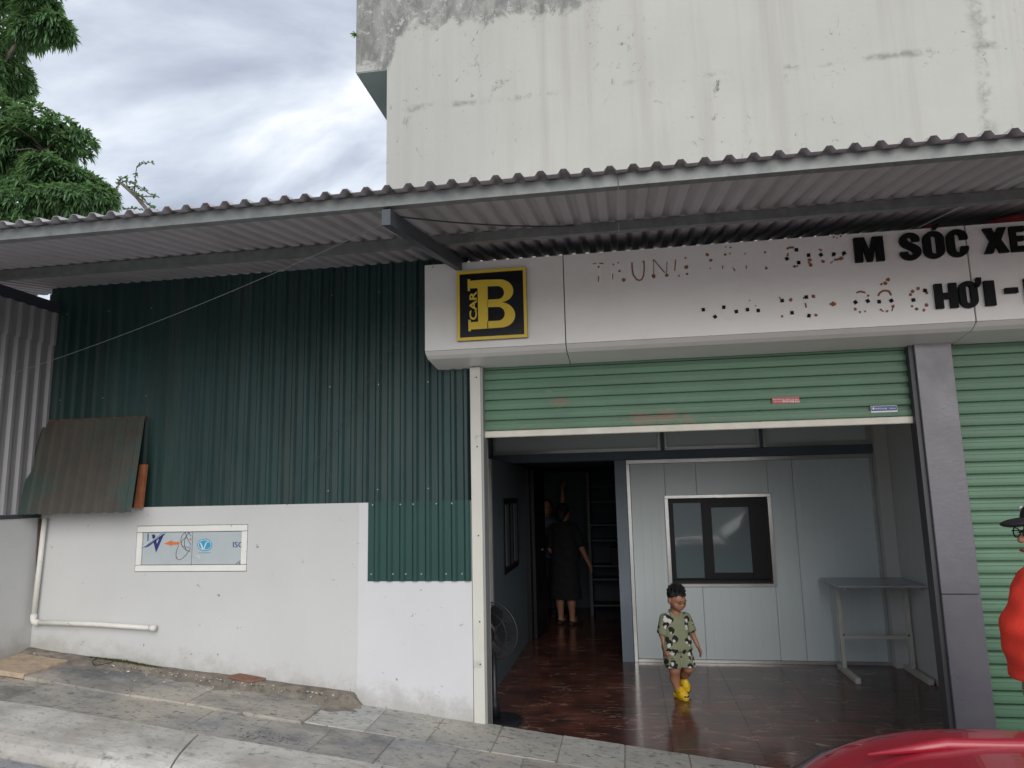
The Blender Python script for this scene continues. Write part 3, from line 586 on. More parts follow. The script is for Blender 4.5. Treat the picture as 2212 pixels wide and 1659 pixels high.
# floor: slab and marble tiles
def marble_mat():
    m = M('marble_floor_mat', (0.12, 0.046, 0.035), 0.17, var=0.45, vscale=3.0, coords='World', spec=0.5, stretch=(0.85, 1.15, 1), dirt=(0.045, 0.028, 0.025), dscale=5, dlo=0.45, dhi=0.65, objrand=0.10)
    t = m.node_tree; n = t.nodes; l = t.links; b = n['Principled BSDF']; cur = b.inputs['Base Color'].links[0].from_socket
    g = n.new('ShaderNodeNewGeometry'); mp = n.new('ShaderNodeMapping'); mp.inputs['Rotation'].default_value = (0, 0, 0.5); mp.inputs['Scale'].default_value = (0.8, 3.2, 1); l.new(g.outputs['Position'], mp.inputs[0])
    z = n.new('ShaderNodeTexNoise'); z.inputs['Scale'].default_value = 2.5; z.inputs['Detail'].default_value = 5; l.new(mp.outputs[0], z.inputs['Vector'])
    va = n.new('ShaderNodeVectorMath'); va.operation = 'MULTIPLY_ADD'; va.inputs[1].default_value = (0.9, 0.9, 0); l.new(z.outputs['Color'], va.inputs[0]); l.new(mp.outputs[0], va.inputs[2])
    v = n.new('ShaderNodeTexVoronoi'); v.feature = 'DISTANCE_TO_EDGE'; v.inputs['Scale'].default_value = 2.6; l.new(va.outputs[0], v.inputs['Vector'])
    r = n.new('ShaderNodeMapRange'); r.inputs[1].default_value = 0.0; r.inputs[2].default_value = 0.03; r.inputs[3].default_value = 1; r.inputs[4].default_value = 0; l.new(v.outputs[0], r.inputs[0])
    k = n.new('ShaderNodeTexNoise'); k.inputs['Scale'].default_value = 4; l.new(g.outputs['Position'], k.inputs['Vector'])
    r2 = n.new('ShaderNodeMapRange'); r2.inputs[1].default_value = 0.40; r2.inputs[2].default_value = 0.60; r2.inputs[3].default_value = 0; r2.inputs[4].default_value = 0.9; l.new(k.outputs[0], r2.inputs[0])
    mu = n.new('ShaderNodeMath'); mu.operation = 'MULTIPLY'; l.new(r.outputs[0], mu.inputs[0]); l.new(r2.outputs[0], mu.inputs[1])
    x = n.new('ShaderNodeMix'); x.data_type = 'RGBA'; l.new(mu.outputs[0], x.inputs[0]); l.new(cur, x.inputs[6]); x.inputs[7].default_value = (0.36, 0.25, 0.20, 1); l.new(x.outputs[2], b.inputs['Base Color'])
    return m
m_marb = marble_mat()
fl = tag(box('floor', (-1.46, 4.60, -0.35), (2.52, 10.4, -0.012), M('grout_mat', (0.085, 0.055, 0.045), 0.6)), kind='structure')
TX, TY = 0.535, 0.555
tile_cache = {}
def ftile(x0, x1, y0, y1):
    key = (round(x1-x0, 3), round(y1-y0, 3))
    if key not in tile_cache:
        bm = bmesh.new(); bbox(bm, (0, 0, -0.011), (x1-x0, y1-y0, 0.0))
        bmesh.ops.bevel(bm, geom=[e_ for e_ in bm.edges if all(v.co.z > -0.005 for v in e_.verts)], offset=0.0008, segments=1, affect='EDGES')
        bmesh.ops.recalc_face_normals(bm, faces=bm.faces); me = bpy.data.meshes.new('floor_tile'); bm.to_mesh(me); bm.free(); me.materials.append(m_marb); tile_cache[key] = me
    o = bpy.data.objects.new('floor_tile', tile_cache[key]); COL.objects.link(o); o.location = (x0, y0, 0); o.parent = fl; return o
xe = [-1.335] + [-0.325+TX*i for i in range(-1, 6) if -0.325+TX*i < 2.3] + [2.395]
ye = [4.603] + [5.695+TY*i for i in range(-1, 9) if 5.695+TY*i < 10.2] + [10.27]
for a, b in zip(xe, xe[1:]):
    for c, d in zip(ye, ye[1:]): ftile(a+0.0008, b-0.0008, c+0.0008, d-0.0008)

# ================================================================ PARTITION WITH WINDOW
m_pan = M('insulated_panel_mat', (0.66, 0.73, 0.735), 0.38, var=0.03, vscale=1.5, coords='World', spec=0.5)
m_alum = M('aluminium_trim_mat', (0.62, 0.62, 0.60), 0.28, metal=0.6, var=0.08, vscale=6, coords='World')
m_beam = M('blue_beam_mat', (0.10, 0.14, 0.17), 0.5, var=0.12, vscale=4, coords='World')
m_blackal = M('black_aluminium_mat', (0.007, 0.0075, 0.009), 0.45, spec=0.25)
pt = thing('partition', (1.1, 7.1, 0), 'pale grey insulated panel partition with a black sliding window', 'partition')
YB = 7.10; WX0, WX1, WZ0, WZ1 = 0.388, 1.309, 0.717, 1.518
edges = [0.036, 0.666, 1.559, 2.283]
def pan(x0, x1, z0, z1): return box('panel', (x0+0.0015, YB, z0), (x1-0.0015, YB+0.05, z1), m_pan, pt, 0.0015)
pan(0.036, WX0-0.02, 0.03, 1.86); pan(WX1+0.02, 1.559, 0.03, 1.86); pan(1.559, 2.283, 0.03, 1.86)
pan(WX0-0.02, 0.666, 0.03, WZ0-0.02); pan(0.666, WX1+0.02, 0.03, WZ0-0.02); pan(WX0-0.02, 0.666, WZ1+0.02, 1.86); pan(0.666, WX1+0.02, WZ1+0.02, 1.86)
# shallow pressed ribs
x = 0.136
while x < 2.2:
    if not any(abs(x-q) < 0.02 for q in edges):
        for z0, z1 in (((0.05, WZ0-0.05), (WZ1+0.05, 1.84)) if WX0-0.04 < x < WX1+0.04 else ((0.05, 1.84),)):
            box('rib', (x-0.006, YB-0.005, z0), (x+0.006, YB-0.0003, z1), m_pan, pt)
    x += 0.0876
bt = 0.035
for lo, hi in (((0.0, 0.0, 1.862), (2.283, 0, 1.90)), ((0.036, 0, 0.0), (2.283, 0, 0.028)), ((0.0, 0, 0.0), (0.034, 0, 1.86)), ((2.25, 0, 0.03), (2.28, 0, 1.86))):
    box('trim', (lo[0], YB-0.012, lo[2]), (hi[0], YB+0.052, hi[2]), m_alum, pt, 0.002)
box('end_post', (-0.112, YB-0.01, 0), (-0.004, YB+0.07, 1.90), M('steel_post_mat', (0.17, 0.21, 0.25), 0.5, var=0.1, vscale=3, coords='World'), pt)
for lo, hi in (((WX0-0.035, WZ1), (WX1+0.035, WZ1+0.03)), ((WX0-0.035, WZ0-0.03), (WX1+0.035, WZ0)), ((WX0-0.035, WZ0+0.001), (WX0, WZ1-0.001)), ((WX1, WZ0+0.001), (WX1+0.035, WZ1-0.001))):
    box('window_trim', (lo[0], YB-0.02, lo[1]), (hi[0], YB+0.053, hi[1]), m_alum, pt, 0.002)
m_glass = M('tinted_glass_mat', (0.22, 0.29, 0.31), 0.05, trans=0.3, spec=0.6)
wn_ = box('sliding_window', (WX0+0.001, YB+0.045, WZ0+0.001), (WX1-0.001, YB+0.055, WZ0+0.04), m_blackal, pt)
def bar(x0, x1, z0, z1, y0=0.0, y1=0.05): box('frame', (x0, YB+y0, z0), (x1, YB+y1, z1), m_blackal, wn_)
bar(WX0+.001, WX1-.001, WZ0+.0405, WZ0+0.05); bar(WX0+.001, WX1-.001, WZ1-0.045, WZ1-.001); bar(WX0+.001, WX0+0.045, WZ0+0.051, WZ1-0.046); bar(WX1-0.17, WX1-.001, WZ0+0.051, WZ1-0.046)
bar(0.70, 0.790, WZ0+0.051, WZ1-0.046, 0.005); bar(0.791, 1.138, WZ0+0.051, 0.815, 0.005); bar(0.791, 1.138, 1.425, WZ1-0.046, 0.005)
box('pane', (WX0+0.046, YB+0.028, WZ0+0.051), (0.699, YB+0.033, WZ1-0.046), m_glass, wn_)
box('pane', (0.791, YB+0.018, 0.816), (1.138, YB+0.023, 1.424), m_glass, wn_)
box('latch', (WX0+0.03, YB-0.008, 0.95), (WX0+0.042, YB+0.0, 1.03), m_blackal, wn_)
# office beyond the window: pale inner wall
box('inner_wall', (0.98, 8.3, 0.0), (2.39, 8.36, 1.895), m_room, pt)
# beam and clerestory
bmx = thing('roof_beam', (0.5, 7.1, 1.9), 'dark blue steel beam spanning the room above the partition', 'beam')
box('beam', (-1.335, YB-0.05, 1.902), (2.282, YB+0.10, 1.985), m_beam, bmx, 0.004)
cl = thing('clerestory', (0.5, 7.1, 2.0), 'row of blue grey panels in metal frames above the dark beam', 'panel')
for x0, x1 in ((-1.33, 0.345), (0.385, 1.28), (1.315, 2.28)):
    box('panel', (x0, YB+0.02, 1.99), (x1, YB+0.05, 2.9), m_pan, cl)
    for lo, hi in (((x0+0.03, 1.987), (x1-0.03, 2.02)), ((x0, 1.987), (x0+0.028, 2.9)), ((x1-0.028, 1.987), (x1, 2.9))): box('trim', (lo[0], YB-0.01, lo[1]), (hi[0], YB+0.018, hi[1]), m_alum, cl)
for x0, x1 in ((0.347, 0.383), (1.282, 1.313)): box('mullion', (x0, YB-0.02, 1.987), (x1, YB+0.06, 2.9), m_beam, cl)

# hall: left booth wall with window, door, rear shelving
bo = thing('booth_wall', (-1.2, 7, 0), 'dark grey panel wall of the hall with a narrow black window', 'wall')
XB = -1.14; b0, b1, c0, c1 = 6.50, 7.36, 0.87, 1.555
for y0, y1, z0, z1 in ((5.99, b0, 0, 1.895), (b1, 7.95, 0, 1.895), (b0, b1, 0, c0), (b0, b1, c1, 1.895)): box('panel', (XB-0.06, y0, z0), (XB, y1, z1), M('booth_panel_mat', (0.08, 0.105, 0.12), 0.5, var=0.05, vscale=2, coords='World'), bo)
box('corner_trim', (XB-0.065, 5.94, 0), (XB+0.006, 5.988, 1.897), m_alum, bo)
for y0, y1, z0, z1 in ((b0, b1, c0, c0+0.05), (b0, b1, c1-0.05, c1), (b0, b0+0.06, c0+.051, c1-.051), (b1-0.06, b1, c0+.051, c1-.051), (6.80, 6.86, c0+.051, c1-.051), (7.0, 7.05, c0+.051, c1-.051)): box('window_frame', (XB-0.05, y0, z0), (XB+0.012, y1, z1), m_blackal, bo)
box('pane', (XB-0.02, b0+.061, c0+.051), (XB-0.015, b1-.061, c1-.051), m_glass, bo)
box('jamb', (XB-0.06, 7.955, 0), (XB+0.05, 8.06, 1.895), m_blackal, bo)
rs = thing('shelf_unit', (-0.3, 9.7, 0), 'dark shelving at the far end of the hall', 'shelf')
m_shelf = M('shelf_mat', (0.05, 0.06, 0.07), 0.5)
for z in (0.12, 0.45, 0.62, 0.95, 1.15, 1.45, 1.66): box('shelf', (-0.50, 9.6, z), (0.25, 9.95, z+0.02), m_shelf, rs)
for xq in (-0.54, 0.252): box('upright', (xq, 9.6, 0), (xq+0.038, 9.95, 1.86), m_shelf, rs)
tag(box('storage_box', (-0.25, 9.62, 0.641), (-0.03, 9.85, 0.87), M('box_black_mat', (0.01, 0.01, 0.012), 0.6), bev=0.006), 'black box standing on a shelf at the end of the dark hall', 'box')
dr = thing('hall_door', (-1.0, 8.05, 0), 'dark door standing ajar on the left of the hall', 'door')
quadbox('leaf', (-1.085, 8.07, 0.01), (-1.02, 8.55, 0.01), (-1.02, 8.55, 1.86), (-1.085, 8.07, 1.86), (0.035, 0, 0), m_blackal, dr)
tubeobj('handle', [Vector((-1.03, 8.40, 0.95)), Vector((-1.0, 8.40, 0.95)), Vector((-1.0, 8.30, 0.95))], 0.008, m_alum, dr, 6)

# ================================================================ SHUTTERS, POST, PILLAR
def shutter_mat(name):
    return M(name, (0.108, 0.215, 0.135), 0.5, var=0.09, vscale=3, coords='World', dirt=(0.08, 0.15, 0.10), dscale=2.2, dlo=0.5, dhi=0.8, stretch=(0.6, 1, 1.4), dirt2=(0.36, 0.33, 0.27), d2scale=5.0, d2lo=0.70, d2hi=0.74)
m_sh = shutter_mat('green_shutter_mat')
def rust_patch(m):
    """paint rubbed off to brown primer low on the raised shutter"""
    t = m.node_tree; n = t.nodes; l = t.links; b = n['Principled BSDF']; cur = b.inputs['Base Color'].links[0].from_socket
    g = n.new('ShaderNodeNewGeometry'); prev = cur
    for cx_, cz_, rx, rz_, thr in ((0.20, 2.065, 0.30, 0.05, 0.50), (-0.42, 2.19, 0.16, 0.05, 0.58), (-0.6, 2.03, 0.2, 0.04, 0.62), (1.2, 2.04, 0.4, 0.03, 0.64)):
        mp = n.new('ShaderNodeMapping'); mp.vector_type = 'TEXTURE'; mp.inputs['Location'].default_value = (cx_, 4.655, cz_); mp.inputs['Scale'].default_value = (rx, 1, rz_); l.new(g.outputs['Position'], mp.inputs[0])
        ln = n.new('ShaderNodeVectorMath'); ln.operation = 'LENGTH'; l.new(mp.outputs[0], ln.inputs[0])
        z = n.new('ShaderNodeTexNoise'); z.inputs['Scale'].default_value = 16; z.inputs['Detail'].default_value = 7; z.inputs['Roughness'].default_value = 0.7; l.new(g.outputs['Position'], z.inputs['Vector'])
        a = n.new('ShaderNodeMath'); a.operation = 'MULTIPLY_ADD'; a.inputs[1].default_value = -0.22; l.new(ln.outputs['Value'], a.inputs[0]); l.new(z.outputs[0], a.inputs[2])
        r = n.new('ShaderNodeMapRange'); r.inputs[1].default_value = thr-0.17; r.inputs[2].default_value = thr-0.12; r.inputs[3].default_value = 0; r.inputs[4].default_value = 0.8; l.new(a.outputs[0], r.inputs[0])
        x = n.new('ShaderNodeMix'); x.data_type = 'RGBA'; l.new(r.outputs[0], x.inputs[0]); l.new(prev, x.inputs[6]); x.inputs[7].default_value = (0.23, 0.17, 0.12, 1); prev = x.outputs[2]
    l.new(prev, b.inputs['Base Color'])
rust_patch(m_sh)
def slat_mesh(x0, x1, p):
    pr_ = [(0.0, 0.002), (-0.004, 0.006), (-0.0055, p*0.30), (-0.004, p*0.585), (0.0, p*0.60), (0.010, p*0.63), (0.0115, p*0.80), (0.009, p*0.97), (0.0, p-0.0005)]
    bm = bmesh.new(); a = [bm.verts.new((x0, y, z)) for y, z in pr_]; b = [bm.verts.new((x1, y, z)) for y, z in pr_]
    a2 = [bm.verts.new((x0, y+0.003, z)) for y, z in pr_]; b2 = [bm.verts.new((x1, y+0.003, z)) for y, z in pr_]
    for i in range(len(pr_)-1): bm.faces.new((a[i], b[i], b[i+1], a[i+1])); bm.faces.new((a2[i+1], b2[i+1], b2[i], a2[i]))
    for u, v in ((0, 1), (len(pr_)-1, len(pr_)-2)): pass
    bm.faces.new((a[0], a2[0], b2[0], b[0])); bm.faces.new((a[-1], b[-1], b2[-1], a2[-1]))
    me = bpy.data.meshes.new('slat'); bm.to_mesh(me); bm.free(); me.materials.append(m_sh); return me
def shutter(x0, x1, zlo, zhi, yy, p, label, group):
    t = thing('roller_shutter', ((x0+x1)/2, yy, zlo), label, 'shutter', group)
    me = slat_mesh(x0, x1, p); z = zlo+0.045
    while z < zhi:
        o = bpy.data.objects.new('slat', me); COL.objects.link(o); o.location = (0, yy, z); o.parent = t; o.matrix_parent_inverse = WM(t).inverted(); z += p
    box('bottom_bar', (x0, yy-0.012, zlo), (x1, yy+0.018, zlo+0.043), M('cream_bar_mat', (0.66, 0.63, 0.54), 0.55, var=0.08, vscale=8, coords='World', dirt2=(0.12, 0.07, 0.04), d2scale=14, d2lo=0.66, d2hi=0.70), t, 0.004)
    return t
s1 = shutter(-0.93, 1.775, 1.973, 2.52, 4.655, 0.069, 'green slatted roller shutter rolled up over the open shop front', 'green roller shutters')
s2 = shutter(1.992, 4.4, -0.42, 2.52, 4.655, 0.0725, 'fully closed green roller shutter beside the grey pillar', 'green roller shutters')
# stickers on the raised shutter
zs_ = lambda x, y: ((1860+x/3.16)*.8641, (940+y/3.16)*.8641)
YS = 4.6475
def rect(name, a, b, mat, parent, y, conv, th=0.001):
    A_, B_ = pY(*conv(*a), y), pY(*conv(*b), y); return box(name, (A_.x, y-th, B_.z), (B_.x, y, A_.z), mat, parent)
m_red = M('sticker_red_mat', (0.42, 0.05, 0.05), 0.4); m_blue = M('sticker_blue_mat', (0.02, 0.06, 0.22), 0.4); m_whi = M('sticker_white_mat', (0.75, 0.75, 0.74), 0.45)
rect('sticker', (221, 171), (440, 212), m_red, s1, YS, zs_)
put_text('SỬA CHỮA CỬA CUỐN & CỬA KÍNH', (228, 190), (434, 190), (228, 176), m_whi, 'lettering', YS-0.0012, s1, zs_, 0.012, 0.0004)
put_text('0969.398.963', (302, 208), (438, 208), (302, 194), m_whi, 'lettering', YS-0.0012, s1, zs_, 0.02, 0.0004)
put_text('LẮP ĐẶT', (235, 207), (292, 207), (235, 197), m_whi, 'lettering', YS-0.0012, s1, zs_, 0.01, 0.0004)
rect('sticker', (999, 238), (1212, 282), m_whi, s1, YS, zs_); rect('sticker', (1003, 241), (1209, 271), m_blue, s1, YS-0.0012, zs_)
put_text('AUSTDOOR', (1036, 263), (1130, 263), (1036, 252), m_whi, 'lettering', YS-0.0024, s1, zs_, 0.01, 0.0004)
put_text('SERVICE', (1150, 259), (1197, 259), (1150, 251), m_whi, 'lettering', YS-0.0024, s1, zs_, 0.01, 0.0004)
rect('lettering', (1014, 250), (1030, 264), m_whi, s1, YS-0.0024, zs_, 0.0004); rect('lettering', (1142, 250), (1144, 264), m_whi, s1, YS-0.0024, zs_, 0.0004)
m_post = M('post_mat', (0.60, 0.59, 0.53), 0.5, var=0.05, vscale=4, coords='World', dirt=(0.34, 0.34, 0.32), dscale=6, dlo=0.62, dhi=0.75)
gp = thing('shutter_post', (-0.97, 4.62, 0.15), 'cream metal guide post of the raised shutter beside the white wall', 'post')
box('front_plate', (-1.008, 4.572, gz(-1, 4.57)-0.05), (-0.936, 4.60, 2.445), m_post, gp, 0.003)
box('channel', (-0.936, 4.582, gz(-1, 4.57)-0.05), (-0.922, 4.72, 2.445), M('guide_channel_mat', (0.30, 0.31, 0.30), 0.5, metal=0.4), gp, 0.002)
box('channel', (-1.012, 4.601, gz(-1, 4.57)-0.05), (-0.9365, 4.73, 2.445), MATS['guide_channel_mat'], gp)
m_hole = M('bolt_mat', (0.03, 0.03, 0.03), 0.5)
for vy in (815, 965, 1157, 1343, 1435): screw(Vector((-0.963, 4.571, pY(1030, vy, 4.57).z)), gp, 0.005, m_hole)
m_pil = M('pillar_mat', (0.135, 0.132, 0.150), 0.32, var=0.10, vscale=2, coords='World', bump=0.10, bscale=45, dirt=(0.165, 0.163, 0.175), dscale=2.5, dlo=0.5, dhi=0.8, rvar=0.08)
pl = thing('pillar', (1.88, 4.7, -0.2), 'grey clad pillar standing between the two green shutters', 'pillar')
zj = pY(2090, 1284, 4.58).z
box('cladding_panel', (1.778, 4.58, -0.35), (1.988, 4.668, zj-0.002), m_pil, pl, 0.003); box('cladding_panel', (1.778, 4.58, zj+0.002), (1.988, 4.668, 2.46), m_pil, pl, 0.003)
box('core', (1.79, 4.60, -0.36), (1.978, 4.66, 2.455), m_dark, pl)
box('guide_rail', (1.750, 4.60, -0.1), (1.7765, 4.69, 2.45), M('guide_dark_mat', (0.05, 0.05, 0.055), 0.5), pl)

# ================================================================ SIGN
m_sign = M('sign_panel_mat', (0.84, 0.83, 0.80), 0.34, var=0.035, vscale=1.5, coords='World', dirt=(0.74, 0.71, 0.66), dscale=1.6, dlo=0.5, dhi=0.8, dirt2=(0.40, 0.30, 0.22), d2scale=35, d2lo=0.73, d2hi=0.76)
sg = thing('shop_sign', (1.5, 4.45, 2.45), 'long pale shop sign box with black letters and rusty traces of missing ones', 'sign')
YN = 4.30; SZ0, SZ1 = 2.512, 3.088
spro = [(YN, SZ1), (YN, SZ0+0.0035), ]
lower = [(YN+0.002, SZ0-0.001), (YN+0.035, SZ0-0.022), (YN+0.075, SZ0-0.038), (YN+0.33, SZ0-0.066)]
def signpanel(x0, x1):
    bm = bmesh.new(); bbox(bm, (x0, YN, SZ0+0.003), (x1, YN+0.02, SZ1), 0.0015); fromb('front_panel', bm, m_sign, sg)
    pl_ = lower + [(YN+0.33, SZ0), (YN+0.002, SZ0)]
    bm = bmesh.new(); prism(bm, [(a, b) for a, b in pl_], lambda u, v, t: Vector((t, u, v)), x0, x1); fromb('soffit_panel', bm, m_sign, sg)
for x0, x1 in ((-1.24, -0.337), (-0.331, 2.009), (2.017, 4.45)): signpanel(x0, x1)
box('frame', (-1.225, YN+0.022, SZ0+0.004), (4.44, YN+0.33, SZ1-0.01), M('sign_frame_mat', (0.05, 0.05, 0.055), 0.7), sg)
box('end_cap', (-1.239, YN+0.021, SZ0+0.003), (-1.226, YN+0.34, SZ1-0.002), m_sign, sg)
# letters: outlines in a unit box
def arcpts(cx_, cy_, a, b, t0, t1, n=14): return [(cx_+a*math.cos(math.radians(t0+(t1-t0)*i/n)), cy_+b*math.sin(math.radians(t0+(t1-t0)*i/n))) for i in range(n+1)]
def rrect(x0, y0, x1, y1, r, ry, n=6):
    return arcpts(x1-r, y1-ry, r, ry, 0, 90, n)+arcpts(x0+r, y1-ry, r, ry, 90, 180, n)+arcpts(x0+r, y0+ry, r, ry, 180, 270, n)+arcpts(x1-r, y0+ry, r, ry, 270, 360, n)
def glyph(ch):
    """list of (outer, hole or None)"""
    if ch == 'M': return [([(0, 0), (0, 1), (.36, 1), (.5, .42), (.64, 1), (1, 1), (1, 0), (.73, 0), (.73, .68), (.59, 0), (.41, 0), (.27, .68), (.27, 0)], None)]
    if ch == 'H': return [([(0, 0), (0, 1), (.34, 1), (.34, .62), (.66, .62), (.66, 1), (1, 1), (1, 0), (.66, 0), (.66, .37), (.34, .37), (.34, 0)], None)]
    if ch == 'I': return [([(0, 0), (0, 1), (1, 1), (1, 0)], None)]
    if ch == '-': return [([(0, 0), (0, 1), (1, 1), (1, 0)], None)]
    if ch == 'X': return [([(0, 0), (.28, .51), (.02, 1), (.38, 1), (.51, .70), (.64, 1), (.98, 1), (.72, .51), (1, 0), (.63, 0), (.49, .31), (.35, 0)], None)]
    if ch == 'E': return [([(0, 0), (0, 1), (1, 1), (1, .79), (.40, .79), (.40, .615), (.9, .615), (.9, .41), (.40, .41), (.40, .21), (1, .21), (1, 0)], None)]
    if ch == 'P': return [([(0, 0), (0, 1), (.6, 1)]+arcpts(.6, .68, .4, .32, 90, -90, 8)+[(.4, .36), (.4, 0)], None)]
    if ch == 'O': return [(rrect(0, 0, 1, 1, .5, .30), rrect(.37, .17, .63, .83, .13, .08))]
    if ch == 'C':
        o = [(1, .37), (1, .30)]; o += arcpts(.5, .30, .5, .30, 0, -180, 14)[1:]; o += arcpts(.5, .70, .5, .30, 180, 0, 14); o += [(1, .62), (.64, .62)]; o += arcpts(.5, .74, .13, .10, 0, 180, 6); o += arcpts(.5, .26, .13, .10, 180, 360, 6); o += [(.64, .37)]
        return [(o, None)]
    if ch == 'S':
        o = [(0, .31), (0, .28)]; o += arcpts(.5, .28, .5, .28, 180, 360, 14)[1:]; o += [(1, .34), (.93, .45), (.80, .53), (.45, .67), (.38, .73)]; o += arcpts(.5, .75, .12, .085, 180, 0, 6); o += [(.63, .67), (.97, .67), (.97, .74)]
        o += arcpts(.5, .73, .48, .27, 0, 180, 14)[1:]; o += [(.03, .66), (.10, .56), (.22, .48), (.55, .35), (.63, .29)]; o += arcpts(.5, .26, .13, .09, 0, -180, 6)[1:]; o += [(.37, .31)]
        return [(o, None)]
    if ch == 'acute': return [([(0, 0), (.35, 1), (1, 1), (.55, 0)], None)]
    if ch == 'horn': return [([(.0, 0), (.0, .45), (.35, .5), (.35, 1), (1, 1), (.95, .35), (.55, 0)], None)]
m_let = M('black_letter_mat', (0.006, 0.0065, 0.008), 0.6, spec=0.2, var=0.1, vscale=20, coords='World')
def letter(ch, x0, x1, z0, z1, parent=sg, y=YN-0.002, th=0.022, mat=m_let, name='letter'):
    bm = bmesh.new(); fn = lambda u, v: (x0+(x1-x0)*u, z0+(z1-z0)*v)
    for outer, hole in glyph(ch):
        if hole is None:
            prism(bm, [fn(*q) for q in outer], lambda u, v, t: Vector((u, t, v)), y-th, y)
            continue
        n_ = len(outer); lay = []
        for t in (y-th, y):
            lay.append(([bm.verts.new((*fn(*q)[:1], t, fn(*q)[1])) for q in outer], [bm.verts.new((fn(*q)[0], t, fn(*q)[1])) for q in hole]))
        for i in range(n_):
            j = (i+1) % n_
            for (a, b) in lay: bm.faces.new((a[i], a[j], b[j], b[i]))
            bm.faces.new((lay[0][0][i], lay[1][0][i], lay[1][0][j], lay[0][0][j])); bm.faces.new((lay[0][1][i], lay[0][1][j], lay[1][1][j], lay[1][1][i]))
    return fromb(name, bm, mat, parent)
z3 = lambda x, y: ((1660+x/2.44)*.8641, (200+y/2.44)*.8641)
r1b, r1t = pY(*z3(1160, 1119), YN).z, pY(*z3(1152, 971), YN).z
r2b, r2t = pY(*z3(1655, 1400), YN).z, pY(*z3(1645, 1250), YN).z
gx = lambda x, y: pY(*z3(x, y), YN).x
for ch, a, b in (('M', 1156, 1330), ('S', 1431, 1556), ('O', 1577, 1701), ('C', 1722, 1846), ('X', 1945, 2090), ('E', 2112, 2196)):
    pad = 0.008 if ch in 'SOC' else 0; letter(ch, gx(a, 1040), gx(b, 1000), r1b-pad, r1t+pad)
hh = r1t-r1b
letter('acute', gx(1624, 915), gx(1672, 890), r1t+0.018, r1t+0.018+hh*0.20)
for ch, a, b in (('H', 1648, 1780), ('O', 1794, 1905), ('I', 1952, 2010), ('P', 2200, 2330)):
    pad = 0.006 if ch in 'O' else 0; letter(ch, gx(a, 1330), gx(b, 1310), r2b-pad, r2t+pad)
letter('-', gx(2072, 1288), gx(2148, 1285), pY(*z3(2110, 1305), YN).z, pY(*z3(2110, 1272), YN).z)
letter('horn', gx(1882, 1260), gx(1926, 1240), r2t-0.035, r2t+0.022)
# traces of missing letters: black foam squares and rust-brown glue
z7 = lambda x, y: ((1420+x/1.940)*.8641, (540+y/1.940)*.8641)
sq = [(1061, 208), (1107, 165), (1118, 227), (1166, 191), (1226, 189), (1288, 186), (1338, 181), (656, 455), (713, 489), (755, 443), (816, 464), (870, 455), (922, 459), (1038, 411), (1086, 470), (1155, 394), (1168, 484), (1393, 419), (1453, 413), (1508, 416), (1567, 411), (1674, 408), (1730, 362)]
for a, b in sq:
    p = pY(*z7(a, b), YN); s_ = 0.0095; an = rnd.choice((0, 0, 0.1, 0.5, -0.3)); bm = bmesh.new()
    cor = [(u*math.cos(an)-v*math.sin(an), u*math.sin(an)+v*math.cos(an)) for u, v in ((-s_, -s_*1.1), (s_, -s_*1.1), (s_, s_*1.1), (-s_, s_*1.1))]
    prism(bm, [(p.x+u, p.z+v) for u, v in cor], lambda u, v, t: Vector((u, t, v)), YN-0.006, YN-0.0005); fromb('foam_pad', bm, m_let, sg)
m_glue = M('rust_glue_mat', (0.28, 0.10, 0.04), 0.7, var=0.3, vscale=60, coords='World')
def blob(bm, cx_, cz_, r, k=1.0):
    n_ = 9; prism(bm, [(cx_+r*math.cos(2*math.pi*i/n_)*rnd.uniform(.75, 1.2), cz_+k*r*math.sin(2*math.pi*i/n_)*rnd.uniform(.75, 1.2)) for i in range(n_)], lambda u, v, t: Vector((u, t, v)), YN-0.0022, YN-0.0003)
bm = bmesh.new(); PXM = 1/1.94*.8641*4.2/1523.7
for a, b, r in [(148, 247, 5), (220, 235, 4), (250, 267, 6), (270, 309, 8), (243, 227, 4), (366, 222, 5), (416, 292, 9), (479, 289, 7), (574, 249, 9), (577, 282, 5), (538, 290, 4), (570, 204, 4), (415, 215, 4), (674, 187, 7), (692, 215, 7), (690, 254, 3), (765, 151, 3), (788, 153, 4), (762, 187, 5), (785, 183, 3), (955, 176, 5), (961, 254, 5), (858, 183, 3), (1098, 244, 6), (1112, 243, 4), (1065, 190, 4), (1172, 214, 8), (1176, 238, 8), (1166, 226, 4), (1236, 221, 7), (1226, 166, 5), (1288, 102, 4), (1304, 107, 3), (1322, 98, 4), (1325, 206, 8), (880, 410, 3), (910, 436, 3), (1080, 406, 7), (1038, 487, 5), (1027, 398, 4), (1190, 390, 8), (1202, 481, 7), (1143, 398, 4), (1285, 427, 9), (1455, 386, 5), (1393, 452, 6), (1415, 466, 4), (1440, 463, 4), (1575, 440, 6), (1546, 462, 5), (1516, 454, 4), (1538, 327, 8), (1552, 309, 8), (1520, 331, 5), (1670, 366, 7), (1697, 352, 7), (1661, 381, 6), (1740, 372, 6), (1738, 432, 7), (1725, 457, 6), (1690, 451, 6), (1668, 438, 5), (808, 262, 3), (750, 250, 3), (865, 248, 3)]:
    p = pY(*z7(a, b), YN); blob(bm, p.x, p.z, r*PXM*1.25, 1.0)
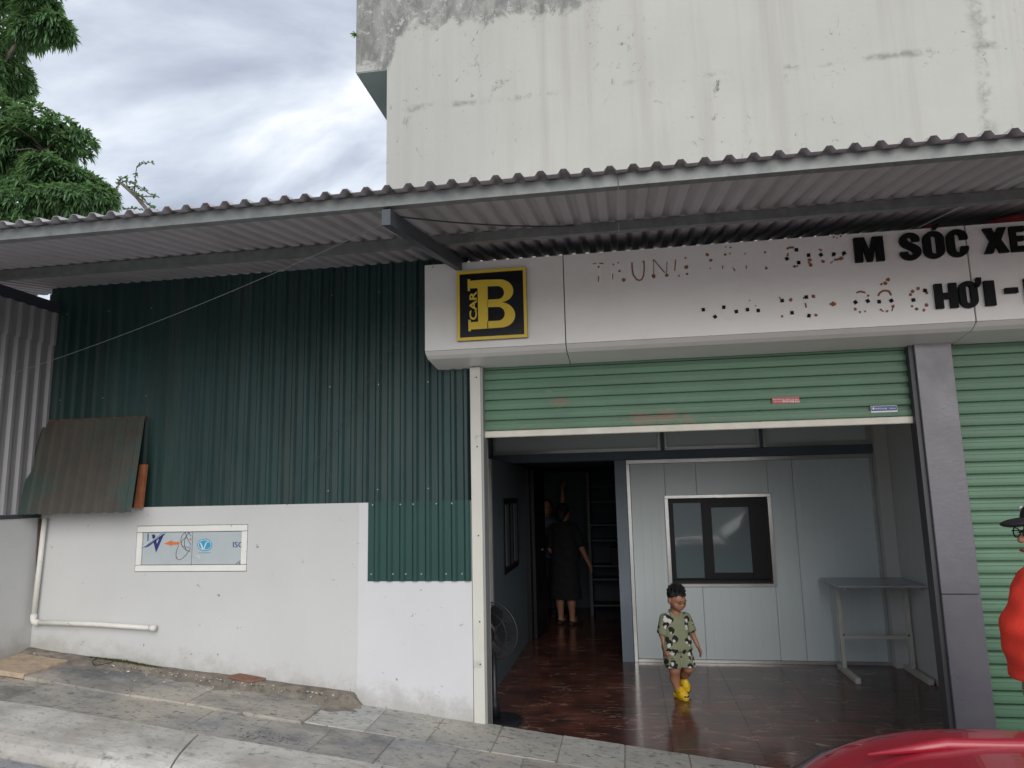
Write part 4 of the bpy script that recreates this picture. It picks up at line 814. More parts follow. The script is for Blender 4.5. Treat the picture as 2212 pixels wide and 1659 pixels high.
for pts, wd in [([(120, 232), (138, 231)], 3), ([(152, 230), (172, 231)], 4), ([(149, 292), (147, 318)], 4), ([(217, 280), (216, 308)], 3), ([(310, 226), (311, 255), (316, 285), (330, 306), (345, 313), (358, 308), (366, 290), (369, 262), (369, 225)], 5), ([(415, 215), (416, 290)], 2.5), ([(418, 215), (470, 276)], 3), ([(480, 222), (478, 285)], 3), ([(522, 212), (517, 266)], 4), ([(750, 240), (749, 256)], 3), ([(800, 250), (808, 268)], 3), ([(865, 240), (863, 258)], 3), ([(958, 246), (966, 258)], 4), ([(1060, 160), (1075, 153), (1095, 153)], 7), ([(1063, 190), (1068, 180)], 5), ([(1290, 214), (1322, 208)], 7), ([(1272, 230), (1284, 220)], 4), ([(1398, 372), (1418, 366), (1442, 372)], 6), ([(1503, 388), (1512, 372), (1530, 362), (1555, 364), (1568, 385)], 7), ([(1512, 452), (1530, 464)], 4), ([(1150, 422), (1155, 445)], 6), ([(1570, 462), (1580, 430)], 4), ([(1225, 165), (1216, 160)], 4), ([(1268, 428), (1300, 427)], 7)]:
    for a, b in zip(pts, pts[1:]):
        c4 = [pY(*z7(*q), YN) for q in stroke(a, b, wd*1.4)]; prism(bm, [(p.x, p.z) for p in c4], lambda u, v, t: Vector((u, t, v)), YN-0.0024, YN-0.0004)
fromb('glue_traces', bm, m_glue, sg)['kind'] = 'stuff'
m_ghost = M('ghost_mat', (0.86, 0.85, 0.83), 0.5)
for s_, a, b, c in (('TRUNG', (115, 322), (595, 295), (113, 232)), ('TÂM', (660, 275), (985, 255), (655, 150)), ('CHĂ', (1045, 243), (1360, 226), (1040, 105)), ('MUA', (625, 520), (945, 492), (620, 412)), ('XE', (1015, 492), (1215, 480), (1010, 395)), ('DỒ', (1375, 474), (1590, 460), (1370, 315))):
    put_text(s_, a, b, c, m_ghost, 'letter_trace', YN-0.0006, sg, z7, 0.0, 0.0006)

# logo plate
lg = thing('logo_plate', (-0.8, YN, 2.8), 'square black and yellow logo plate with a big B and the word CAR', 'sign')
za8 = lambda x, y: ((1000+x/3.16)*.8641, (600+y/3.16)*.8641)
YL = YN-0.03
m_yel = M('logo_yellow_mat', (0.78, 0.56, 0.06), 0.32, var=0.06, vscale=3, coords='World'); m_blk = M('logo_black_mat', (0.008, 0.009, 0.014), 0.22)
cs = [pY(*za8(*a), YL) for a in ((445, 255), (995, 210), (1005, 765), (455, 800))]
lx0, lx1, lz0, lz1 = (cs[0].x+cs[3].x)/2, (cs[1].x+cs[2].x)/2, (cs[2].z+cs[3].z)/2, (cs[0].z+cs[1].z)/2
box('plate', (lx0, YL+0.002, lz0), (lx1, YN-0.0005, lz1), m_blk, lg)
bw = (lx1-lx0)*0.042
for lo, hi in (((lx0, lz1-bw), (lx1, lz1)), ((lx0, lz0), (lx1, lz0+bw)), ((lx0, lz0+bw), (lx0+bw, lz1-bw)), ((lx1-bw, lz0+bw), (lx1, lz1-bw))): box('border', (lo[0], YL-0.004, lo[1]), (hi[0], YL+0.0015, hi[1]), m_yel, lg)
def L2(px, py):
    """logo picture coordinates -> plate, straightened"""
    p = pY(*za8(px, py), YL); return (p.x, p.z)
def lpoly(pls, mat, name='emblem', y=YL):
    bm = bmesh.new()
    for q in pls: prism(bm, [L2(*a) for a in q], lambda u, v, t: Vector((u, t, v)), y-0.003, y+0.0012)
    return fromb(name, bm, mat, lg)
def ring(outer, inner, mat):
    bm = bmesh.new(); n_ = len(outer)
    for t in (YL-0.003, YL+0.0012): pass
    lay = []
    for t in (YL-0.003, YL+0.0012): lay.append(([bm.verts.new((L2(*q)[0], t, L2(*q)[1])) for q in outer], [bm.verts.new((L2(*q)[0], t, L2(*q)[1])) for q in inner]))
    for i in range(n_-1):
        for a, b in lay: bm.faces.new((a[i], a[i+1], b[i+1], b[i]))
        bm.faces.new((lay[0][0][i], lay[1][0][i], lay[1][0][i+1], lay[0][0][i+1])); bm.faces.new((lay[0][1][i], lay[0][1][i+1], lay[1][1][i+1], lay[1][1][i]))
    return fromb('emblem', bm, mat, lg)
NB = 16
up_o = [(690, 314)]+[(790+105*math.sin(math.pi*i/NB), 402-90*math.cos(math.pi*i/NB)) for i in range(NB+1)]+[(690, 497)]
up_i = [(690, 366)]+[(772+50*math.sin(math.pi*i/NB), 416-52*math.cos(math.pi*i/NB)) for i in range(NB+1)]+[(690, 473)]
lo_o = [(690, 494)]+[(795+115*math.sin(math.pi*i/NB), 592-100*math.cos(math.pi*i/NB)) for i in range(NB+1)]+[(690, 699)]
lo_i = [(690, 531)]+[(775+53*math.sin(math.pi*i/NB), 583-55*math.cos(math.pi*i/NB)) for i in range(NB+1)]+[(690, 642)]
ring(up_o, up_i, m_yel); ring(lo_o, lo_i, m_yel)
lpoly([[(612, 318), (691, 314), (697, 699), (620, 704)], [(553, 323), (612, 319), (613, 379), (553, 383)], [(534, 311), (553, 310), (553, 402), (536, 403)], [(560, 650), (620, 646), (620, 704), (559, 708)], [(540, 632), (559, 631), (559, 721), (542, 722)]], m_yel)
A_, B_, C_ = (Vector((L2(*q)[0], 0, L2(*q)[1])) for q in ((608, 630), (606, 405), (550, 633)))
me = text_mesh('CAR', 1.0, 0.02, 0.01); fit_mesh(me, lambda u, v, z: A_ + (B_-A_)*u + (C_-A_)*v + Vector((0, YL-0.003 if z > 0 else YL+0.001, 0))); link('lettering', me, m_yel, lg)
# ================================================================ TABLE
m_tt = M('table_top_mat', (0.40, 0.41, 0.44), 0.22, var=0.04, vscale=3, coords='World'); m_tl = M('table_leg_mat', (0.58, 0.565, 0.50), 0.5, var=0.06, vscale=9, coords='World', dirt=(0.3, 0.28, 0.24), dscale=15, dlo=0.62, dhi=0.7)
tb = thing('work_table', (2.05, 6.8, 0), 'narrow grey topped table on cream steel legs by the partition', 'table')
box('tabletop', (1.692, 6.405, 0.765), (2.394, 6.99, 0.782), m_tt, tb, 0.002)
for xq in (1.775, 2.33):
    box('foot', (xq, 6.44, 0.0), (xq+0.042, 6.96, 0.045), m_tl, tb, 0.003)
    box('leg', (xq+0.004, 6.79, 0.0455), (xq+0.038, 6.825, 0.7645), m_tl, tb, 0.002)
    box('bracket', (xq+0.006, 6.50, 0.735), (xq+0.036, 6.94, 0.7642), m_tl, tb)
box('crossbar', (1.8135, 6.795, 0.285), (2.3335, 6.82, 0.315), m_tl, tb, 0.002)
for xq in (1.80, 2.33): screw(Vector((xq+0.01, 6.79, 0.32)), tb, 0.008, m_hole)

# ================================================================ FAN
m_fan = M('fan_black_mat', (0.012, 0.014, 0.018), 0.4); m_cage = M('fan_wire_mat', (0.05, 0.05, 0.055), 0.45)
FX, FY = -1.0, 5.22
fn = thing('stand_fan', (FX, FY, 0), 'black pedestal fan standing inside the open shop front by the cream post', 'fan')
bm = bmesh.new(); n_ = 32
bb = [(FX+0.035+0.17*math.cos(2*math.pi*i/n_)*(1 if abs(math.cos(2*math.pi*i/n_)) < .92 else .98), FY+0.15*math.sin(2*math.pi*i/n_)) for i in range(n_)]
r0 = [bm.verts.new((x, y, 0.0)) for x, y in bb]; r1 = [bm.verts.new((x, y, 0.022)) for x, y in bb]; r2 = [bm.verts.new((FX+(x-FX)*.88, FY+(y-FY)*.88, 0.035)) for x, y in bb]
for a, b in ((r0, r1), (r1, r2)):
    for i in range(n_): bm.faces.new((a[i], a[(i+1) % n_], b[(i+1) % n_], b[i]))
bm.faces.new(r2); bm.faces.new(r0[::-1]); fromb('base', bm, m_fan, fn)
tubeobj('pole', [(FX, FY, 0.036), (FX, FY, 0.12), (FX, FY, 0.16), (FX, FY, 0.48)], [0.042, 0.036, 0.025, 0.02], m_fan, fn, 12)
box('control_box', (FX-0.06, FY-0.05, 0.03), (FX-0.015, FY-0.02, 0.30), m_fan, fn, 0.006)
fdir = Vector((0.30, 0.93, 0.08)).normalized(); fu = Vector((0, 0, 1)); fr = fdir.cross(fu).normalized(); fu = fr.cross(fdir); FC = Vector((FX-0.015, FY+0.03, 0.617))
P_ = lambda r, a, d: FC + fr*(r*math.cos(a)) + fu*(r*math.sin(a)) + fdir*d
tubeobj('neck', [(FX, FY, 0.47), (FX, FY, 0.53), FC-fdir*0.09+Vector((0, 0, -0.02))], [0.028, 0.03, 0.03], m_fan, fn, 10)
bm = bmesh.new(); tube(bm, [FC-fdir*d for d in (0.20, 0.19, 0.16, 0.11, 0.075)], [0.03, 0.052, 0.066, 0.07, 0.06], 20); fromb('motor', bm, m_fan, fn, True)
lab = bmesh.new(); ls = []
for i in range(9):
    a = -0.9+1.5*i/8; wd_ = 0.012*math.sin(math.pi*(i+1)/10)+0.002
    ls.append((lab.verts.new(FC-fdir*(0.155)+fr*(0.0685*math.cos(a))*-1*-1+fu*(0.0685*math.sin(a))-fdir*wd_), lab.verts.new(FC-fdir*(0.155)+fr*(0.0715*math.cos(a))+fu*(0.0715*math.sin(a))+fdir*wd_)))
for a, b in zip(ls, ls[1:]): lab.faces.new((a[0], b[0], b[1], a[1]))
fromb('label', lab, M('fan_label_mat', (0.10, 0.42, 0.10), 0.4), fn)
RC = 0.205; bm = bmesh.new()
for r, d in ((RC, 0.0), (RC*0.72, -0.062), (0.055, -0.075), (RC*0.72, 0.055), (0.05, 0.07)): tube(bm, [P_(r, 2*math.pi*i/40, d) for i in range(41)], 0.0035 if r == RC else 0.002, 5, False)
fromb('cage_ring', bm, m_cage, fn, True)
bm = bmesh.new()
for i in range(96):
    a = 2*math.pi*i/96
    tube(bm, [P_(0.055, a, -0.075), P_(RC*0.45, a, -0.072), P_(RC*0.72, a+0.02, -0.062), P_(RC*0.93, a+0.03, -0.035), P_(RC, a+0.03, 0)], 0.0011, 3, False)
    tube(bm, [P_(0.05, a, 0.07), P_(RC*0.5, a, 0.068), P_(RC*0.72, a+0.02, 0.055), P_(RC*0.93, a+0.03, 0.03), P_(RC, a+0.03, 0)], 0.0011, 3, False)
fromb('cage_wires', bm, m_cage, fn)
for k in range(5):
    bm = bmesh.new(); a0 = 2*math.pi*k/5; rows = []
    for i in range(6):
        r = 0.035+0.145*i/5; wdt = 0.32+0.30*math.sin(math.pi*min(1, i/5+.12)); rows.append([bm.verts.new(P_(r, a0-wdt, -0.012)), bm.verts.new(P_(r, a0, 0.0)), bm.verts.new(P_(r, a0+wdt, 0.02))])
    for p, q in zip(rows, rows[1:]):
        for j in (0, 1): bm.faces.new((p[j], p[j+1], q[j+1], q[j]))
    fromb('blade', bm, M('fan_blade_mat', (0.02, 0.022, 0.026), 0.35), fn, True)
box('tag', (FX-0.07, FY-0.0545, 0.055), (FX-0.035, FY-0.0515, 0.10), M('paper_tag_mat', (0.55, 0.5, 0.47), 0.8), fn)

# ================================================================ CAR (red SUV, nose to the left, parked along the kerb on the sloping street)
m_car = M('car_paint_mat', (0.34, 0.012, 0.028), 0.35, coat=0.5, spec=0.5, coords='World', dirt2=(0.45, 0.30, 0.30), d2scale=60, d2lo=0.755, d2hi=0.775)
m_blackp = M('car_black_mat', (0.012, 0.012, 0.013), 0.5); m_cglass = M('car_glass_mat', (0.03, 0.035, 0.04), 0.04, spec=0.8); m_tyre = M('tyre_mat', (0.02, 0.02, 0.02), 0.85); m_rim = M('rim_mat', (0.5, 0.5, 0.52), 0.3, metal=0.9); m_lamp = M('lamp_glass_mat', (0.10, 0.09, 0.10), 0.08, trans=0.3, spec=0.7)
CXC, CYC = 2.48, 1.95                                   # middle of the car in plan
car = thing('red_car', (CXC, CYC, gz(CXC, CYC)-0.20), 'red car parked with its bonnet towards the shop front, only its nose in view', 'car')
def cp(s, y, z):
    """s along the car from the nose (0) to the tail (4.3), y to its far side, z above the road"""
    x = CXC - 2.15 + s; return Vector((x, CYC+y, z*1.125 + gz(x, CYC) - 0.20))
# body shell by stations: s, half width, sill z, waist z, bonnet/deck shoulder z, centre top z
ST = [(0.00, 0.52, 0.36, 0.50, 0.60, 0.66), (0.05, 0.66, 0.27, 0.52, 0.685, 0.745), (0.14, 0.76, 0.23, 0.56, 0.775, 0.835), (0.28, 0.845, 0.21, 0.62, 0.850, 0.905), (0.46, 0.885, 0.21, 0.68, 0.915, 0.965), (0.70, 0.905, 0.21, 0.73, 0.962, 1.008), (1.0, 0.915, 0.21, 0.76, 0.985, 1.035), (1.25, 0.92, 0.21, 0.78, 1.0, 1.055), (1.6, 0.92, 0.21, 0.79, 1.01, 1.05), (2.4, 0.92, 0.21, 0.80, 1.02, 1.05), (3.3, 0.92, 0.21, 0.82, 1.03, 1.06), (3.9, 0.90, 0.23, 0.82, 1.03, 1.06), (4.2, 0.84, 0.28, 0.78, 0.98, 1.0), (4.3, 0.74, 0.36, 0.7, 0.86, 0.9)]
def section(w_, z0, z1, z2, z3):
    h = [(w_*0.90, z0), (w_*0.985, z0+0.10), (w_, (z0+z1)/2+0.05), (w_, z1), (w_*0.985, z1+(z2-z1)*0.55), (w_*0.93, z2-0.012), (w_*0.85, z2+0.010), (w_*0.70, z2+(z3-z2)*0.45), (w_*0.62, z2+(z3-z2)*0.40), (w_*0.45, z2+(z3-z2)*0.75), (0.0, z3)]
    return h + [(-a, b) for a, b in h[-2::-1]]
bm = bmesh.new(); rings = []
for s, w_, z0, z1, z2, z3 in ST: rings.append([bm.verts.new(cp(s, a, b)) for a, b in section(w_, z0, z1, z2, z3)])
for a, b in zip(rings, rings[1:]):
    for i in range(len(a)-1): bm.faces.new((a[i], a[i+1], b[i+1], b[i]))
bm.faces.new(rings[0]); bm.faces.new(rings[-1][::-1])
for a, b in zip(rings, rings[1:]): bm.faces.new((a[0], b[0], b[-1], a[-1]))
body = fromb('body', bm, m_car, car, True); md = body.modifiers.new('s', 'SUBSURF'); md.levels = 2; md.render_levels = 2
GR = [(1.15, 0.78, 1.04, 0.70, 1.06), (1.75, 0.80, 1.03, 0.60, 1.46), (2.2, 0.80, 1.03, 0.58, 1.53), (3.0, 0.80, 1.03, 0.58, 1.54), (3.7, 0.79, 1.04, 0.58, 1.48), (4.08, 0.76, 1.02, 0.62, 1.08)]
bm = bmesh.new(); rings = []
for s, w_, z0, wt, zt in GR:
    h = [(w_, z0), (w_*0.5+wt*0.5, z0*.45+zt*.55), (wt, zt-0.03), (wt*0.8, zt-0.004), (0, zt+0.015)]; rings.append([bm.verts.new(cp(s, a, b)) for a, b in h+[(-a, b) for a, b in h[-2::-1]]])
for a, b in zip(rings, rings[1:]):
    for i in range(len(a)-1): bm.faces.new((a[i], a[i+1], b[i+1], b[i]))
gh = fromb('cabin', bm, m_car, car, True); md = gh.modifiers.new('s', 'SUBSURF'); md.levels = 2; md.render_levels = 2
def cq(name, pts, mat, th=0.012):
    a = [cp(*q) for q in pts]; nn = (a[1]-a[0]).cross(a[2]-a[0]).normalized(); cc = sum(a, Vector())/len(a)
    if nn.dot(cc-cp(2.4, 0, 1.0)) < 0: nn = -nn
    bm = bmesh.new(); t = [bm.verts.new(q+nn*th) for q in a]; b_ = [bm.verts.new(q-nn*0.03) for q in a]; bm.faces.new(t)
    for i in range(len(a)): bm.faces.new((t[i], b_[i], b_[(i+1) % len(a)], t[(i+1) % len(a)]))
    return fromb(name, bm, mat, car)
cq('windscreen', [(1.20, -0.68, 1.075), (1.20, 0.68, 1.075), (1.72, 0.56, 1.43), (1.72, -0.56, 1.43)], m_cglass, 0.03)
for sgn in (-1, 1):
    cq('side_window', [(1.55, sgn*0.80, 1.08), (2.35, sgn*0.80, 1.08), (2.35, sgn*0.63, 1.46), (1.95, sgn*0.63, 1.44)], m_cglass, 0.02)
    cq('side_window', [(2.42, sgn*0.80, 1.08), (3.35, sgn*0.80, 1.09), (3.25, sgn*0.63, 1.46), (2.42, sgn*0.63, 1.46)], m_cglass, 0.02)
    # headlight wrapped round the front corner
    bm = bmesh.new(); rows = []
    for (s, w_, z_lo, z_hi) in ((0.045, 0.40, 0.60, 0.672), (0.05, 0.55, 0.60, 0.692), (0.085, 0.665, 0.60, 0.722), (0.16, 0.75, 0.615, 0.768), (0.29, 0.825, 0.65, 0.822), (0.44, 0.868, 0.72, 0.868)):
        rows.append([bm.verts.new(cp(s-0.012, sgn*(w_+0.012), z_lo)), bm.verts.new(cp(s-0.02, sgn*(w_+0.018), (z_lo+z_hi)/2)), bm.verts.new(cp(s+0.012, sgn*(w_+0.002), z_hi+0.004))])
    for p, q in zip(rows, rows[1:]):
        for j in (0, 1): bm.faces.new((p[j], p[j+1], q[j+1], q[j]))
    hl = fromb('headlight', bm, m_lamp, car, True); md = hl.modifiers.new('t', 'SOLIDIFY'); md.thickness = 0.02; md.offset = 0
    bm = bmesh.new(); tube(bm, [cp(1.42, sgn*0.88, 1.0), cp(1.40, sgn*0.97, 1.03)], 0.02, 6); tube(bm, [cp(1.33, sgn*1.00, 1.07), cp(1.37, sgn*1.0, 1.07), cp(1.45, sgn*1.0, 1.07)], [0.06, 0.09, 0.075], 10); fromb('wing_mirror', bm, m_car, car, True)
    for s in (0.82, 3.45):
        bm = bmesh.new(); c0 = cp(s, sgn*0.80, 0.33); 
        tube(bm, [c0+Vector((0, -0.12, 0)), c0+Vector((0, -0.11, 0)), c0+Vector((0, 0.11, 0)), c0+Vector((0, 0.12, 0))], [0.29, 0.33, 0.33, 0.29], 28); wh = fromb('wheel', bm, m_tyre, car, True)
        bm = bmesh.new(); tube(bm, [c0+Vector((0, sgn*0.10, 0)), c0+Vector((0, sgn*0.128, 0))], [0.21, 0.20], 24); fromb('rim', bm, m_rim, wh)
    cq('tail_light', [(4.14, sgn*0.62, 0.80), (4.14, sgn*0.84, 0.80), (4.14, sgn*0.84, 0.98), (4.14, sgn*0.62, 0.98)], M('tail_lamp_mat', (0.3, 0.01, 0.01), 0.2), 0.12)
cq('grille', [(0.02, -0.46, 0.44), (0.02, 0.46, 0.44), (0.03, 0.40, 0.60), (0.03, -0.40, 0.60)], m_blackp, 0.03)
cq('bumper', [(0.03, -0.6, 0.26), (0.03, 0.6, 0.26), (0.01, 0.58, 0.40), (0.01, -0.58, 0.40)], m_blackp, 0.03)
for sgn in (-1, 1):
    bm = bmesh.new(); tube(bm, [cp(0.36, sgn*0.50, 0.928), cp(0.6, sgn*0.545, 0.972), cp(0.9, sgn*0.575, 0.998), cp(1.18, sgn*0.59, 1.015)], [0.004, 0.020, 0.022, 0.006], 8)
    fromb('bonnet_crease', bm, m_car, car, True)

for sgn in (-1, 1):
    tubeobj('bonnet_gap', [cp(s_q, sgn*w_q*0.80, z_q+0.008) for s_q, w_q, _a, _b, z_q, _c in ST[3:8]], 0.0032, m_blackp, car, 6)
# ================================================================ TREES
def leafmat(name, col, tr):
    m = bpy.data.materials.new(name); m.use_nodes = True; t = m.node_tree; n = t.nodes; l = t.links; b = n['Principled BSDF']; o = n['Material Output']
    g = n.new('ShaderNodeNewGeometry'); r = n.new('ShaderNodeMapRange'); r.inputs[3].default_value = 0.55; r.inputs[4].default_value = 1.5; l.new(g.outputs['Random Per Island'], r.inputs[0])
    c = n.new('ShaderNodeVectorMath'); c.operation = 'SCALE'; c.inputs[0].default_value = col; l.new(r.outputs[0], c.inputs['Scale']); l.new(c.outputs[0], b.inputs['Base Color']); b.inputs['Roughness'].default_value = 0.42
    tl = n.new('ShaderNodeBsdfTranslucent'); c2 = n.new('ShaderNodeVectorMath'); c2.operation = 'SCALE'; c2.inputs[0].default_value = tr; l.new(r.outputs[0], c2.inputs['Scale']); l.new(c2.outputs[0], tl.inputs[0])
    mxs = n.new('ShaderNodeMixShader'); mxs.inputs[0].default_value = 0.42; l.new(b.outputs[0], mxs.inputs[1]); l.new(tl.outputs[0], mxs.inputs[2]); l.new(mxs.outputs[0], o.inputs[0]); return m
m_leaf = leafmat('leaf_mat', (0.11, 0.20, 0.10), (0.22, 0.38, 0.12)); m_bark = M('bark_mat', (0.13, 0.11, 0.09), 0.9, var=0.35, vscale=12, bump=0.8, bscale=40, coords='World')
def leaf(V, Fc, p, d, L_, W_, droop, rr):
    d = d.normalized(); side = d.cross(Vector((0, 0, 1)))
    if side.length < 0.1: side = Vector((1, 0, 0))
    side = (side.normalized() + Vector((0, 0, rr.uniform(-.5, .5)))).normalized(); i0 = len(V)
    wp = (0.12, 0.85, 1.0, 0.66, 0.05)
    for k in range(5):
        t = k/4; q = p + d*(L_*t) - Vector((0, 0, droop*L_*t*t)); w_ = W_*wp[k]*0.5
        V.append(q-side*w_); V.append(q+side*w_)
    for k in range(4): Fc.append((i0+2*k, i0+2*k+1, i0+2*k+3, i0+2*k+2))
def tree(base, clumps, n_ros, seed, name, label, leafL=0.20):
    rr = random.Random(seed); t = thing(name, base, label, 'tree'); base = Vector(base)
    bm = bmesh.new(); fork = Vector((base.x+0.1, base.y, base.z+2.6))
    tube(bm, [base-Vector((0, 0, 0.3)), base+Vector((0.03, 0.02, 1.2)), fork, fork+Vector((0.15, 0, 1.2))], [0.22, 0.18, 0.15, 0.11], 10)
    tips = []
    for c, r, wgt in clumps:
        c = Vector(c); m_ = fork.lerp(c, 0.5)+Vector((rr.uniform(-.2, .2), rr.uniform(-.2, .2), 0.25)); tube(bm, [fork-Vector((0, 0, 0.2)), m_, c], [0.085, 0.055, 0.03], 7)
        for k in range(7):
            v = Vector((rr.gauss(0, 1), rr.gauss(0, 1), rr.gauss(0, 1))).normalized(); e_ = c+Vector((v.x*r[0], v.y*r[1], v.z*r[2]))*0.8; tube(bm, [c, c.lerp(e_, .5)+Vector((0, 0, .06)), e_], [0.022, 0.014, 0.006], 5)
    fromb('trunk', bm, m_bark, t, True)
    V = []; Fc = []; tot = sum(q[2] for q in clumps)
    for c, r, wgt in clumps:
        c = Vector(c)
        lobes = []
        for k in range(int(9*wgt)+3):
            v = Vector((rr.gauss(0, 1), rr.gauss(0, 1), rr.gauss(0, 1))).normalized()*rr.uniform(0.45, 0.92); lobes.append(c+Vector((v.x*r[0], v.y*r[1], v.z*r[2])))
        for k in range(int(n_ros*wgt/tot)):
            lb = rr.choice(lobes); v = Vector((rr.gauss(0, 1), rr.gauss(0, 1), rr.gauss(0, 1))).normalized()*rr.uniform(0.5, 1)**0.5
            p = lb+Vector((v.x*r[0], v.y*r[1], v.z*r[2]))*0.40
            od = (p-c); od = od.normalized() if od.length > 0 else Vector((0, 0, 1)); ax = (od*0.9+Vector((rr.uniform(-.5, .5), rr.uniform(-.5, .5), rr.uniform(-.3, .5)))).normalized()
            nl = rr.randint(7, 11)
            u_ = ax.orthogonal().normalized(); v_ = ax.cross(u_)
            for j in range(nl):
                a = 2*math.pi*j/nl+rr.uniform(-.3, .3); sp = rr.uniform(0.5, 1.15); d = ax*math.cos(sp)+(u_*math.cos(a)+v_*math.sin(a))*math.sin(sp)
                L_ = leafL*rr.uniform(0.7, 1.2); leaf(V, Fc, p, d, L_, L_*0.27, rr.uniform(0.15, 0.9), rr)
    me = bpy.data.meshes.new('crown'); me.from_pydata([tuple(v) for v in V], [], Fc); me.update(); link('crown', me, m_leaf, t, True); return t
YT = 11.5
def tp(a, b, dy=0): return tuple(pY(a, b, YT+dy))
gT = lambda x, y: gzc(x)-0.45
tbx = pY(-430, 400, YT).x
tree((tbx, YT, gT(tbx, YT)+0.1), [(tp(-30, -60), (1.15, 1.1, 0.95), 1.5), (tp(85, 30), (0.72, 0.8, 0.62), 1.0), (tp(-30, 130), (0.62, 0.9, 0.9), 1.0), (tp(-20, 300), (1.0, 1.0, 0.9), 1.3), (tp(100, 330), (0.90, 0.9, 0.72), 1.2), (tp(165, 420), (0.80, 0.9, 0.55), 1.1), (tp(40, 460), (1.2, 1.0, 0.7), 1.3), (tp(-160, 200), (1.3, 1.2, 1.6), 1.5), (tp(-60, 560), (1.2, 1.0, 0.8), 1.0)], 9500, 11, 'leafy_tree', 'leafy green tree with drooping leaves rising behind the left end of the awning', 0.165)
# thin branchy tree with small leaves
tt = thing('twiggy_tree', tuple(pY(240, 520, 9.5))[:2]+(gT(-5, 9.5),), 'thin twiggy tree with tiny leaves poking above the awning', 'tree')
rr = random.Random(5); bm = bmesh.new(); V = []; Fc = []
b0_ = Vector(pY(340, 640, 9.5)); b0_.z = gT(-5, 9.5)
tube(bm, [b0_, pY(336, 475, 9.5), pY(295, 425, 9.5), pY(258, 393, 9.5)], [0.07, 0.035, 0.03, 0.02], 7)
for pts in ([(262, 396), (285, 410), (312, 432), (338, 455)], [(290, 420), (292, 385), (295, 362), (310, 352), (330, 351)] , [(262, 395), (272, 390), (290, 398), (305, 410), (318, 412)], [(275, 405), (300, 402), (322, 418), (335, 424)], [(285, 415), (305, 425), (325, 424), (342, 425)], [(265, 452), (290, 450), (310, 452)], [(258, 393), (252, 397), (262, 386), (280, 383)], [(258, 396), (250, 410), (256, 425)], [(295, 425), (318, 440), (330, 450)]):
    P3 = [pY(a-8 if False else a, b, 9.5+rr.uniform(-.15, .15)) for a, b in pts]; tube(bm, P3, [0.012]+[0.007]*(len(P3)-2)+[0.003], 5)
    for a, b in zip(P3, P3[1:]):
        for k in range(9):
            q = a.lerp(b, rr.random()); leaf(V, Fc, q, Vector((rr.uniform(-1, 1), rr.uniform(-1, 1), rr.uniform(-.3, 1))), rr.uniform(0.04, 0.07), 0.035, 0.2, rr)
fromb('trunk', bm, m_bark, tt, True); me = bpy.data.meshes.new('crown'); me.from_pydata([tuple(v) for v in V], [], Fc); me.update(); link('crown', me, m_leaf, tt)
# neighbour's tiled roof glimpsed over the side wall
nr = thing('neighbour_house', (-8.0, 7.5, 0.6), 'low house with a red tiled roof glimpsed over the side wall', 'house')
box('wall', (-10.5, 6.4, 0.2), (-6.2, 9.0, 2.9), m_wall, nr)
quadbox('roof', (-10.8, 6.1, 2.9), (-6.0, 6.1, 2.9), (-6.0, 7.6, 3.5), (-10.8, 7.6, 3.5), (0, 0.03, 0.08), M('roof_tile_mat', (0.30, 0.12, 0.08), 0.8, var=0.3, vscale=9, coords='World'), nr)
# small weed on the building edge
V = []; Fc = []; wp_ = pY(767, 77, YU)
for k in range(9): leaf(V, Fc, Vector(wp_)+Vector((0.01, 0, 0)), Vector((rr.uniform(-1, 0.2), rr.uniform(-1, 0), rr.uniform(-.6, .8))), 0.06, 0.02, 0.4, rr)
me = bpy.data.meshes.new('weed'); me.from_pydata([tuple(v) for v in V], [], Fc); me.update(); tag(link('weed', me, m_leaf), 'tiny weed sprouting from the edge of the cream building', 'weed')
